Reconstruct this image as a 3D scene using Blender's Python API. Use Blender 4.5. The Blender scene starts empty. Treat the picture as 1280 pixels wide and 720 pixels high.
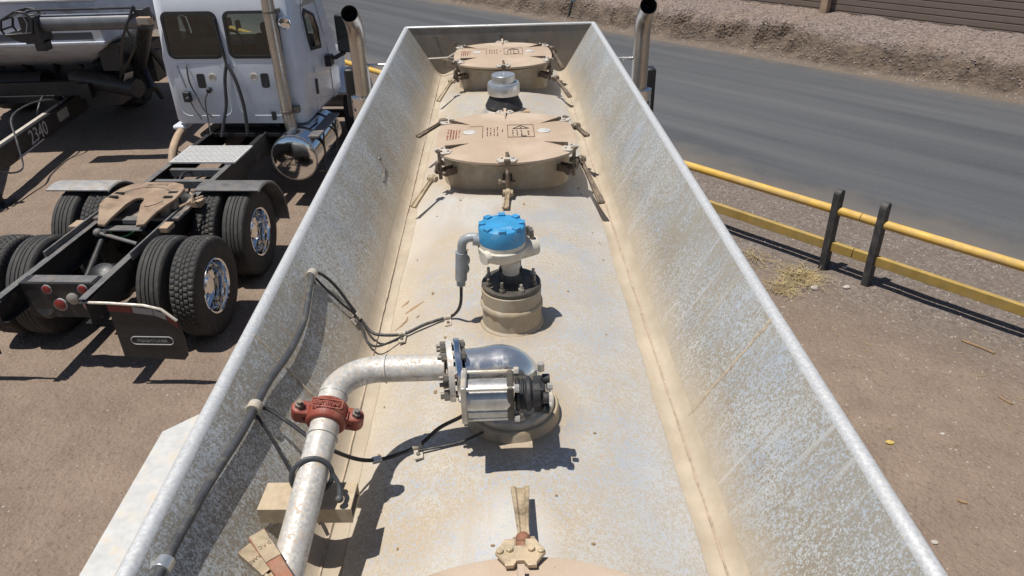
import bpy, bmesh, math, random
from math import sin, cos, pi, radians, atan2, sqrt
from mathutils import Vector, Matrix, noise

random.seed(7)
SC = bpy.context.scene
COL = SC.collection
HC = 4.3                                   # height of the lens above the yard

# ------------------------------------------------------------------ camera
cd = bpy.data.cameras.new('camera'); cam = bpy.data.objects.new('camera', cd); COL.objects.link(cam)
PITCH, ROLL, YAW, FPX = 0.526365694, -0.0246381165, 0.0106023362, 919.59
fwd = Vector((sin(YAW)*cos(PITCH), cos(YAW)*cos(PITCH), -sin(PITCH)))
rgt = Vector((cos(YAW), -sin(YAW), 0)); upv = rgt.cross(fwd)
r2 = cos(ROLL)*rgt + sin(ROLL)*upv; u2 = -sin(ROLL)*rgt + cos(ROLL)*upv
cam.matrix_world = Matrix(((r2.x, u2.x, -fwd.x, 0), (r2.y, u2.y, -fwd.y, 0), (r2.z, u2.z, -fwd.z, HC), (0, 0, 0, 1)))
cd.sensor_width = 36; cd.lens = FPX/1280*36; cd.clip_start = 0.05; cd.clip_end = 2000
SC.camera = cam

# ------------------------------------------------------------------ sky, sun, exposure
SUN = Vector((-0.27, -0.07, 1.0)).normalized()          # direction towards the sun
w = bpy.data.worlds.new('World'); SC.world = w; w.use_nodes = True
nt = w.node_tree; nt.nodes.clear()
sky = nt.nodes.new('ShaderNodeTexSky'); sky.sky_type = 'NISHITA'; sky.sun_disc = False
sky.sun_elevation = math.asin(SUN.z); sky.sun_rotation = atan2(SUN.x, SUN.y)
sky.altitude = 1200; sky.air_density = 1.0; sky.dust_density = 1.2; sky.ozone_density = 1.0
bg = nt.nodes.new('ShaderNodeBackground'); bg.inputs['Strength'].default_value = 0.062
wo = nt.nodes.new('ShaderNodeOutputWorld')
nt.links.new(sky.outputs[0], bg.inputs[0]); nt.links.new(bg.outputs[0], wo.inputs[0])
sl = bpy.data.lights.new('sun', 'SUN'); sl.energy = 4.3; sl.angle = radians(0.5); sl.color = (1, 0.955, 0.89)
so = bpy.data.objects.new('sun', sl); COL.objects.link(so)
so.rotation_euler = SUN.to_track_quat('Z', 'Y').to_euler()
SC.view_settings.view_transform = 'Standard'; SC.view_settings.look = 'None'
SC.view_settings.exposure = 0.36; SC.view_settings.gamma = 1

# ------------------------------------------------------------------ materials
class NT:
    def __init__(s, name):
        s.m = bpy.data.materials.new(name); s.m.use_nodes = True
        s.t = s.m.node_tree; s.t.nodes.clear()
        s.o = s.n('ShaderNodeOutputMaterial'); s.p = s.n('ShaderNodeBsdfPrincipled')
        s.t.links.new(s.p.outputs[0], s.o.inputs[0])
        s.co = s.n('ShaderNodeTexCoord').outputs['Object']
    def n(s, t, **k):
        x = s.t.nodes.new(t)
        for a, b in k.items(): setattr(x, a, b)
        return x
    def L(s, a, b):
        if isinstance(a, (int, float)): b.default_value = a if isinstance(b.default_value, (int, float)) else (a, a, a, 1)
        elif isinstance(a, (tuple, list)): b.default_value = tuple(a) + ((1,) if len(a) == 3 and len(b.default_value) == 4 else ())
        else: s.t.links.new(a, b)
    def noise(s, scale, detail=3, rough=0.55, vec=None, dist=0):
        x = s.n('ShaderNodeTexNoise'); s.L(vec or s.co, x.inputs['Vector'])
        x.inputs['Scale'].default_value = scale; x.inputs['Detail'].default_value = detail
        x.inputs['Roughness'].default_value = rough; x.inputs['Distortion'].default_value = dist
        return x.outputs['Fac']
    def voro(s, scale, feature='F1', vec=None, out='Distance'):
        x = s.n('ShaderNodeTexVoronoi', feature=feature); s.L(vec or s.co, x.inputs['Vector']); x.inputs['Scale'].default_value = scale
        return x.outputs[out]
    def scale(s, v, vec=None, rot=(0, 0, 0)):
        x = s.n('ShaderNodeMapping'); s.L(vec or s.co, x.inputs['Vector']); x.inputs['Scale'].default_value = v; x.inputs['Rotation'].default_value = rot
        return x.outputs[0]
    def ramp(s, fac, *stops):
        x = s.n('ShaderNodeValToRGB'); s.L(fac, x.inputs[0]); e = x.color_ramp.elements
        while len(e) > len(stops): e.remove(e[0])
        while len(e) < len(stops): e.new(1.0)
        for el, (p, c) in zip(e, stops):
            el.position = p; el.color = (c, c, c, 1) if isinstance(c, (int, float)) else (*c, 1)
        return x.outputs[0]
    def mix(s, fac, a, b, mode='MIX'):
        x = s.n('ShaderNodeMix', data_type='RGBA', blend_type=mode)
        s.L(fac, x.inputs[0]); s.L(a, x.inputs[6]); s.L(b, x.inputs[7]); return x.outputs[2]
    def math(s, op, a, b=0.0, c=None):
        x = s.n('ShaderNodeMath', operation=op); s.L(a, x.inputs[0]); s.L(b, x.inputs[1])
        if c is not None: s.L(c, x.inputs[2])
        return x.outputs[0]
    def mrange(s, v, a, b, c=0.0, d=1.0):
        x = s.n('ShaderNodeMapRange'); s.L(v, x.inputs[0])
        for i, q in enumerate((a, b, c, d)): x.inputs[i+1].default_value = q
        return x.outputs[0]
    def dot(s, v, vec=None):
        x = s.n('ShaderNodeVectorMath', operation='DOT_PRODUCT'); s.L(vec or s.co, x.inputs[0]); x.inputs[1].default_value = v
        return x.outputs['Value']
    def sep(s, vec=None):
        x = s.n('ShaderNodeSeparateXYZ'); s.L(vec or s.co, x.inputs[0]); return x.outputs
    def bump(s, h, strength=0.3, dist=0.01, prev=None):
        x = s.n('ShaderNodeBump'); s.L(h, x.inputs['Height']); x.inputs['Strength'].default_value = strength; x.inputs['Distance'].default_value = dist
        if prev is not None: s.L(prev, x.inputs['Normal'])
        s.L(x.outputs[0], s.p.inputs['Normal']); return x.outputs[0]
    def set(s, col=None, rough=None, metal=None, spec=None, **k):
        if col is not None: s.L(col, s.p.inputs['Base Color'])
        if rough is not None: s.L(rough, s.p.inputs['Roughness'])
        if metal is not None: s.L(metal, s.p.inputs['Metallic'])
        if spec is not None: s.p.inputs['Specular IOR Level'].default_value = spec
        for a, b in k.items(): s.p.inputs[a.replace('_', ' ')].default_value = b
        return s.m

MAT = {}
def simple(name, col, rough=0.5, metal=0.0, var=0.25, scale=8.0, dust=0.0, dustcol=(.33, .25, .17), bump=0.0, spec=None, coat=0):
    s = NT(name)
    n1 = s.noise(scale, 4, .6)
    dark = tuple(c*(1-var) for c in col); lite = tuple(min(1, c*(1+var*.7)) for c in col)
    c = s.mix(s.ramp(n1, (.3, 0.0), (.7, 1.0)), dark, lite)
    r = s.mrange(s.noise(scale*3, 3), .3, .7, rough*.8, min(1, rough*1.2))
    mt = metal
    if dust > 0:
        n2 = s.noise(scale*.7, 6, .7); f = s.ramp(n2, (max(0, .62-dust*.5), 0.0), (min(1, .85-dust*.4), 1.0))
        c = s.mix(f, c, dustcol); r = s.mix(f, r, .9)
        if metal: mt = s.math('MULTIPLY', s.math('SUBTRACT', 1.0, f), metal)
    if bump: s.bump(s.noise(scale*6, 4), bump, .004)
    m = s.set(c, r, mt, spec)
    if coat: s.p.inputs['Coat Weight'].default_value = coat; s.p.inputs['Coat Roughness'].default_value = .08
    MAT[name] = m
    return m

# --- galvanised / dusty aluminium of the tank and its spill trough (coords: trailer local, metres)
def tank_mat(name, base, pale, blue, tan, spot_thr, wall):
    s = NT(name); xyz = s.sep()
    big = s.noise(2.2, 4, .6); mid = s.noise(9, 4, .6)
    v = s.scale((1, .8, .55)) if wall else s.scale((1, .8, 1)); sc = 270 if wall else 215
    fine = s.noise(sc, 2, .55, vec=v, dist=.9)
    fine2 = s.noise(sc*.42, 2, .6, vec=v)
    thr = s.math('ADD', s.math('MULTIPLY', s.math('SUBTRACT', mid, .5), .16), spot_thr)
    thr = s.math('ADD', thr, s.math('MULTIPLY', s.math('SUBTRACT', big, .5), .26))
    f = s.mrange(s.math('SUBTRACT', s.math('ADD', s.math('MULTIPLY', fine, .7), s.math('MULTIPLY', fine2, .3)), thr), -.035, .05)
    tone = s.mix(s.ramp(s.noise(4.5, 4, .65), (.35, 0.0), (.68, 1.0)), base, tan)
    tone = s.mix(s.mrange(s.noise(260, 2), .35, .65), tone, tuple(c*.78 for c in base))
    spot = s.mix(s.ramp(s.noise(6, 5, .7), (.42, 0.0), (.62, 1.0)), pale, blue)
    c = s.mix(f, tone, spot)
    # settled dust along the weld between trough and tank
    ax = s.math('ABSOLUTE', xyz[0])
    if wall: d = s.mrange(s.math('ADD', xyz[2], s.math('MULTIPLY', s.noise(5, 4), .10)), 3.16, 3.25, 1.0, 0.0)
    else: d = s.mrange(s.math('ADD', ax, s.math('MULTIPLY', s.noise(4, 5, .65), .14)), .345, .44, 0.0, 1.0)
    c = s.mix(s.math('MULTIPLY', d, .85), c, s.mix(s.noise(60, 4, .7), (.35, .295, .22), (.44, .375, .285)))
    # scattered rubbed pale patches
    if not wall:
        pz = s.ramp(s.noise(1.7, 3, .5, vec=s.scale((1.4, .7, 1))), (.56, 0.0), (.66, 1.0))
        c = s.mix(s.math('MULTIPLY', pz, .45), c, (.56, .575, .58))
        st = s.ramp(s.noise(13, 3, .6), (.70, 0.0), (.74, 1.0)); c = s.mix(s.math('MULTIPLY', st, .5), c, (.30, .22, .14))
    sx = s.math('ADD', xyz[0], s.math('MULTIPLY', s.math('SUBTRACT', s.noise(1.9, 4, .6), .5), 1.3))
    if wall:
        c = s.mix(s.mrange(s.math('ADD', xyz[2], s.math('MULTIPLY', s.noise(2.3, 4, .6), .25)), 3.28, 3.46, 0, .35), c, s.mix(f, (.27, .275, .27), (.48, .53, .58)))
        run = s.ramp(s.noise(1, 4, .65, vec=s.scale((2, 26, 1.6))), (.52, 0.0), (.70, .45)); c = s.mix(run, c, tan)
        rn2 = s.ramp(s.noise(1, 3, .6, vec=s.scale((3, 60, 2.5))), (.60, 0.0), (.70, .35)); c = s.mix(rn2, c, pale)
    else:
        c = s.mix(s.mrange(sx, .02, .34, 0, .42), c, s.mix(f, (.35, .345, .33), (.47, .53, .61)))
        c = s.mix(s.mrange(sx, -.05, -.38, 0, .45), c, s.mix(f, (.43, .345, .24), (.56, .47, .35)))
        run = s.ramp(s.noise(1, 5, .7, vec=s.scale((14, 1.3, 1))), (.58, 0.0), (.74, .4)); c = s.mix(run, c, (.40, .32, .225))
    if not wall:      # dirt caught round the feet of the fittings
        for px, py, r0 in ((0, .382, .09), (-.009, -.025, .115), (.005, 1.61, .285), (.010, 3.12, .285), (.005, 2.36, .12)):
            dv = s.n('ShaderNodeVectorMath', operation='DISTANCE'); cv = s.n('ShaderNodeCombineXYZ'); s.L(xyz[0], cv.inputs[0]); s.L(xyz[1], cv.inputs[1]); s.L(cv.outputs[0], dv.inputs[0]); dv.inputs[1].default_value = (px, py, 0)
            q = s.mrange(s.math('SUBTRACT', dv.outputs['Value'], s.math('MULTIPLY', s.noise(11, 5, .7), .10)), r0-.05, r0+.02, .75, 0.0)
            c = s.mix(q, c, (.38, .30, .205))
    rough = s.mix(f, .62, .42); s.bump(fine, .12, .002)
    met = s.math('MULTIPLY', s.math('MULTIPLY', f, s.math('SUBTRACT', 1.0, d)), .35)
    MAT[name] = s.set(c, rough, met); return MAT[name]
tank_mat('tank_top', (.41, .355, .275), (.585, .55, .485), (.42, .46, .52), (.42, .335, .235), .51, False)
tank_mat('trough_wall', (.27, .235, .178), (.55, .56, .55), (.42, .47, .53), (.30, .24, .16), .52, True)

simple('lip_metal', (.66, .66, .65), .42, .45, .2, 150, dust=.12, dustcol=(.45, .39, .30), bump=.12)
simple('end_sheet', (.215, .195, .17), .6, .2, .3, 9, dust=.35, dustcol=(.22, .17, .12))
simple('dust_fillet', (.40, .338, .255), .92, 0, .16, 9, dust=.35, dustcol=(.345, .28, .20), bump=.15)
simple('weld_tan', (.44, .36, .26), .85, 0, .3, 60, bump=.3)
simple('weld', (.40, .315, .235), .85, 0, .3, 60, bump=.4)
simple('fin_plate', (.50, .50, .485), .5, .15, .12, 30, dust=.25, dustcol=(.52, .44, .33))
def lid_mat():
    s = NT('lid_dust')
    c = s.mix(s.ramp(s.noise(6, 5, .6), (.3, 0.0), (.7, 1.0)), (.345, .26, .185), (.41, .315, .232))
    c = s.mix(s.ramp(s.noise(26, 5, .7), (.62, 0.0), (.75, .5)), c, (.31, .225, .155))
    c = s.mix(s.ramp(s.noise(3.2, 5, .65), (.5, 0.0), (.72, .55)), c, (.50, .42, .33))
    c = s.mix(s.mrange(s.noise(220, 2), .5, .8, 0, .35), c, (.54, .43, .33))
    c = s.mix(s.ramp(s.noise(75, 3), (.70, 0.0), (.76, .8)), c, (.17, .12, .085))
    s.bump(s.noise(90, 4), .2, .002); MAT['lid_dust'] = s.set(c, .9)
lid_mat()
simple('collar_metal', (.40, .36, .29), .6, .15, .3, 18, dust=.6, dustcol=(.36, .285, .19))
simple('clamp_metal_gusset_shade', (.125, .098, .075), .55, .45, .4, 40, dust=.35, dustcol=(.27, .205, .14))
simple('handle_brass', (.25, .19, .12), .55, .3, .35, 30, dust=.5, dustcol=(.45, .36, .24))
simple('handle_dark', (.15, .115, .085), .55, .35, .4, 40, dust=.3, dustcol=(.28, .21, .14))
simple('handle_rust', (.28, .12, .07), .7, .1, .35, 30, dust=.3, dustcol=(.35, .22, .14))
simple('lug_plate', (.52, .42, .28), .45, .4, .25, 40, dust=.3, dustcol=(.50, .37, .24))
simple('lug_pale', (.55, .52, .47), .5, .4, .2, 40, dust=.35, dustcol=(.50, .40, .29))
simple('ink', (.10, .065, .05), .8, 0, .2, 20)
simple('ink_red', (.30, .10, .07), .8, 0, .2, 20)
simple('pale_spot', (.52, .50, .47), .5, .1, .2, 30)
simple('deck_metal', (.58, .58, .57), .38, .3, .12, 30, dust=.2, dustcol=(.36, .30, .23))
simple('chrome', (.80, .81, .82), .09, 1.0, .08, 12)
simple('satin_chrome', (.84, .82, .79), .25, .93, .06, 14, dust=.10, dustcol=(.50, .43, .33))
simple('brushed', (.50, .49, .47), .42, .75, .25, 45)
simple('aluminium', (.60, .60, .59), .32, .8, .05, 10)
simple('worn_aluminium', (.50, .47, .42), .42, .6, .25, 25, dust=.3, dustcol=(.44, .37, .27))
def pipe_mat():
    s = NT('pipe_metal'); f = s.ramp(s.noise(150, 3, .6), (.47, 0.0), (.58, 1.0)); g = s.ramp(s.noise(16, 5, .7), (.42, .15), (.66, 1.0))
    c = s.mix(s.ramp(s.noise(60, 4, .7), (.3, 0.0), (.7, 1.0)), (.44, .42, .385), (.60, .585, .55))
    c = s.mix(s.math('MULTIPLY', f, s.math('MULTIPLY', g, .75)), c, (.40, .27, .15)); s.bump(s.noise(140, 3), .15, .002)
    MAT['pipe_metal'] = s.set(c, s.mix(f, .42, .7), s.mix(f, .35, 0.0))
pipe_mat()
simple('red_coupling', (.235, .05, .03), .55, 0, .3, 25, dust=.15, dustcol=(.36, .17, .11), bump=.1)
simple('blue_cap', (.038, .25, .48), .45, 0, .15, 25, dust=.18, dustcol=(.22, .38, .50))
simple('grey_conduit', (.27, .29, .30), .5, .1, .2, 40, dust=.15)
simple('off_white_paint', (.58, .54, .46), .5, 0, .15, 30, dust=.3, dustcol=(.46, .38, .27))
simple('clip_tan', (.44, .40, .335), .55, .1, .25, 60, dust=.35, dustcol=(.42, .34, .24))
simple('black_rubber', (.022, .022, .024), .6, 0, .3, 30, dust=.1, dustcol=(.11, .09, .07))
simple('hose_rubber', (.052, .055, .06), .55, 0, .25, 30, dust=.18, dustcol=(.16, .14, .11))
simple('dark_flange', (.075, .065, .055), .6, .2, .3, 30, dust=.25, dustcol=(.2, .16, .11))
simple('bolt_steel', (.20, .18, .155), .5, .6, .3, 50, dust=.2)
simple('black_paint', (.018, .018, .02), .45, 0, .3, 12, dust=.08, dustcol=(.07, .055, .045))
simple('frame_black', (.018, .018, .02), .5, 0, .3, 8, dust=.16, dustcol=(.075, .062, .05))
simple('frame_top', (.13, .128, .128), .55, .1, .3, 10, dust=.3, dustcol=(.16, .135, .11))
simple('fender_grey', (.33, .325, .32), .5, .2, .3, 9, dust=.35, dustcol=(.30, .25, .19))
def tyre_mat():
    s = NT('tyre_rubber'); c = s.mix(s.noise(5, 5, .7), (.020, .020, .021), (.055, .052, .048))
    c = s.mix(s.ramp(s.noise(14, 4, .7), (.55, 0.0), (.75, .6)), c, (.13, .105, .08))
    s.bump(s.noise(70, 3), .25, .004); MAT['tyre_rubber'] = s.set(c, .8)
tyre_mat()
simple('white_paint', (.60, .635, .685), .32, 0, .05, 3, dust=.05, dustcol=(.50, .47, .42), coat=.3)
simple('cab_seam', (.30, .31, .33), .5)
simple('window_rubber', (.015, .015, .016), .55, 0, .2)
def glass_mat():
    s = NT('tinted_glass'); MAT['tinted_glass'] = s.set((.018, .022, .022), .04, 0, .6)
    s = NT('window_glass'); tr = s.n('ShaderNodeBsdfTransparent'); tr.inputs[0].default_value = (.34, .42, .38, 1); gl = s.n('ShaderNodeBsdfGlossy'); gl.inputs['Roughness'].default_value = .03
    fr = s.n('ShaderNodeFresnel'); fr.inputs[0].default_value = 1.5; mx = s.n('ShaderNodeMixShader'); s.t.links.new(s.math('ADD', fr.outputs[0], .03), mx.inputs[0]); s.t.links.new(tr.outputs[0], mx.inputs[1]); s.t.links.new(gl.outputs[0], mx.inputs[2])
    s.t.nodes.remove(s.p); s.t.links.new(mx.outputs[0], s.o.inputs[0]); MAT['window_glass'] = s.m
glass_mat()
def guard_mat():
    s = NT('guard_metal'); h = s.ramp(s.voro(19), (.26, 1.0), (.30, 0.0))
    MAT['guard_metal'] = s.set(s.mix(h, (.66, .65, .63), (.01, .01, .01)), s.mix(h, .25, .9), s.math('SUBTRACT', 1.0, h))
guard_mat()
simple('cab_inside', (.13, .13, .125), .8)
simple('exhaust_metal', (.47, .435, .39), .30, .85, .15, 4, dust=.12, dustcol=(.36, .30, .23))
simple('soot', (.006, .006, .006), .95, 0, .2)
simple('fifth_wheel_rust', (.27, .19, .13), .65, .15, .35, 6, dust=.35, dustcol=(.31, .235, .165), bump=.15)
simple('fifth_wheel_steel', (.24, .23, .22), .45, .6, .3, 10, dust=.3, dustcol=(.32, .24, .17))
simple('red_lens', (.19, .014, .012), .25, 0, .1, 20, coat=.3)  # red lowered to carry the shade on the truck's tail
simple('clear_lens', (.30, .28, .25), .2, .2, .1, 20)  # tone lowered for the shade on the reversing lamp
simple('amber_lens', (.55, .24, .03), .25, 0, .1, 20)
simple('tape_white', (.30, .29, .28), .4, 0, .1)  # both tape colours dimmed for the shade over the mud flaps
simple('tape_red', (.14, .015, .014), .4, 0, .1)
simple('grey_print', (.34, .34, .34), .6, 0, .15)
simple('silver_print', (.42, .43, .45), .5, 0, .1)
simple('green_hose', (.10, .42, .14), .5, 0, .1)
simple('tan_dusty', (.36, .26, .175), .8, 0, .2, 6)
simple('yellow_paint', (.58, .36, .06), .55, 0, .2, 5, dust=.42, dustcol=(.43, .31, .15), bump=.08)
simple('yellow_shaded', (.36, .245, .065), .55, 0, .22, 6, dust=.3, dustcol=(.30, .225, .11))  # lower rail: its shade is put into a darker yellow
simple('post_black', (.035, .036, .038), .6, 0, .3, 8, dust=.25, dustcol=(.11, .10, .085))
simple('cart_grey', (.48, .51, .58), .5, 0, .12, 2.5, dust=.2, dustcol=(.27, .24, .20))
simple('cart_band', (.055, .065, .085), .5, 0, .15, 4)
simple('cart_tarp', (.62, .63, .62), .6, 0, .12, 3)
simple('cart_black', (.02, .02, .022), .45, 0, .3, 6, dust=.12, dustcol=(.09, .075, .06))
simple('cart_tube', (.15, .155, .17), .4, .2, .2, 5)
simple('cart_dust', (.30, .235, .165), .8, 0, .25, 3)
simple('straw', (.43, .34, .17), .85, 0, .5, 9)
simple('straw_brown', (.26, .17, .09), .9, 0, .35, 30)
simple('pebble', (.30, .255, .215), .9, 0, .35, 9)
simple('pebble_bank', (.235, .19, .165), .9, 0, .4, 3)
simple('pebble_pale', (.44, .39, .34), .9, 0, .2, 9)
simple('pebble_gold', (.55, .40, .12), .6, 0, .2, 40)
simple('blue_pipe', (.22, .40, .52), .5, 0, .15, 20)

# --- setting
FD = Vector((cos(0.7202875), sin(0.7202875), 0)); TD = Vector((-sin(0.7202875), cos(0.7202875), 0))   # across / along the road
def at(t, p, z=0): return FD*p + TD*t + Vector((0, 0, z))
def ground_mat():
    s = NT('yard_dirt'); p = s.dot(FD)
    fine = s.noise(38, 6, .7); mid = s.noise(2.3, 6, .62); big = s.noise(.35, 4, .6)
    c = s.mix(s.ramp(mid, (.32, 0.0), (.70, 1.0)), (.215, .160, .122), (.30, .226, .173))
    c = s.mix(s.ramp(big, (.35, 0.0), (.7, .6)), c, (.165, .124, .096))
    tr = s.noise(3.0, 4, .6, vec=s.scale((2.2, .25, 1), rot=(0, 0, radians(-8))))
    c = s.mix(s.ramp(tr, (.5, 0.0), (.72, .45)), c, (.245, .188, .14))
    c = s.mix(s.ramp(fine, (.53, 0.0), (.70, .8)), c, (.30, .24, .19))
    c = s.mix(s.ramp(s.noise(55, 4, .7), (.60, 0.0), (.72, .8)), c, (.085, .062, .046))
    c = s.mix(s.ramp(s.noise(17, 5, .75), (.56, 0.0), (.68, .65)), c, (.125, .092, .07))
    c = s.mix(s.ramp(s.noise(7, 6, .7, vec=s.scale((1, 1, 1), rot=(0, 0, 1))), (.57, 0.0), (.72, .5)), c, (.30, .235, .185))
    # grey gravel along the road shoulder
    g = s.mrange(s.math('ADD', p, s.math('MULTIPLY', s.noise(.9, 5, .65), 1.6)), 7.5, 8.7)
    vor = s.voro(34, out='Color'); vs = s.n('ShaderNodeSeparateColor'); s.L(vor, vs.inputs[0])
    gc = s.mix(s.ramp(vs.outputs[0], (.1, 0.0), (.9, 1.0)), (.105, .09, .082), (.235, .205, .185))
    gc = s.mix(s.ramp(s.noise(1.6, 5, .65), (.35, .1), (.65, .75)), gc, (.16, .128, .105))
    c = s.mix(s.math('MULTIPLY', g, .85), c, gc)
    h = s.math('ADD', s.math('MULTIPLY', fine, .4), s.math('ADD', s.math('MULTIPLY', s.noise(9, 5, .65), .9), s.math('MULTIPLY', s.voro(26), .3)))
    s.bump(h, .9, .05); MAT['yard_dirt'] = s.set(c, .95, spec=.15)
ground_mat()
def road_mat():
    s = NT('asphalt'); p = s.dot(FD); t = s.dot(TD)
    v = s.n('ShaderNodeCombineXYZ'); s.L(s.math('MULTIPLY', t, .05), v.inputs[0]); s.L(p, v.inputs[1])
    lane = s.noise(1.15, 4, .6, vec=v.outputs[0])
    c = s.mix(s.ramp(lane, (.35, 0.0), (.66, 1.0)), (.046, .050, .058), (.093, .096, .101))
    c = s.mix(s.mrange(s.noise(60, 3, .7), .35, .7, 0, .5), c, (.12, .12, .12))
    c = s.mix(s.ramp(s.noise(.7, 5, .6), (.5, 0.0), (.78, .2)), c, (.11, .105, .10))
    e = s.noise(1.1, 6, .7); ev = s.math('MULTIPLY', e, 1.5)
    near = s.mrange(s.math('SUBTRACT', p, ev), 8.8, 9.7, 1.0, 0.0); far = s.mrange(s.math('ADD', p, ev), 16.9, 17.8, 0.0, 1.0)
    c = s.mix(s.math('MINIMUM', s.math('ADD', near, far), 1.0), c, (.135, .117, .101))
    s.bump(s.noise(90, 3, .7), .3, .01); MAT['asphalt'] = s.set(c, .85, spec=.25)
road_mat()
def bank_mat():
    s = NT('bank_earth'); xyz = s.sep()
    v = s.voro(24, out='Color'); vs = s.n('ShaderNodeSeparateColor'); s.L(v, vs.inputs[0])
    grav = s.mix(s.ramp(vs.outputs[0], (.15, 0.0), (.95, 1.0)), (.13, .103, .092), (.30, .245, .22))
    grav = s.mix(s.ramp(s.noise(.5, 5, .6), (.4, 0.0), (.7, .45)), grav, (.27, .195, .14))
    earth = s.mix(s.ramp(s.noise(3, 6, .7), (.35, 0.0), (.68, 1.0)), (.080, .062, .050), (.185, .14, .105))
    f = s.mrange(s.math('ADD', xyz[2], s.math('MULTIPLY', s.noise(1.3, 5, .7), .4)), .62, .80)
    c = s.mix(f, earth, grav)
    low = s.mrange(s.math('ADD', xyz[2], s.math('MULTIPLY', s.noise(2, 4), .12)), .06, .16, 1.0, 0.0)
    c = s.mix(low, c, (.18, .145, .115))
    s.bump(s.math('ADD', s.voro(13), s.noise(12, 6, .7)), .8, .06); MAT['bank_earth'] = s.set(c, .95, spec=.1)
bank_mat()
def wallsheet_mat():
    s = NT('wall_boards'); xyz = s.sep()
    c = s.mix(s.noise(2, 5, .6, vec=s.scale((.3, .3, 6))), (.15, .115, .092), (.195, .152, .125))
    c = s.mix(s.ramp(s.noise(1.1, 5, .7), (.5, 0.0), (.75, .5)), c, (.12, .09, .075))
    s.bump(s.noise(20, 4), .2, .01); MAT['wall_boards'] = s.set(c, .85)
wallsheet_mat()

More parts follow.
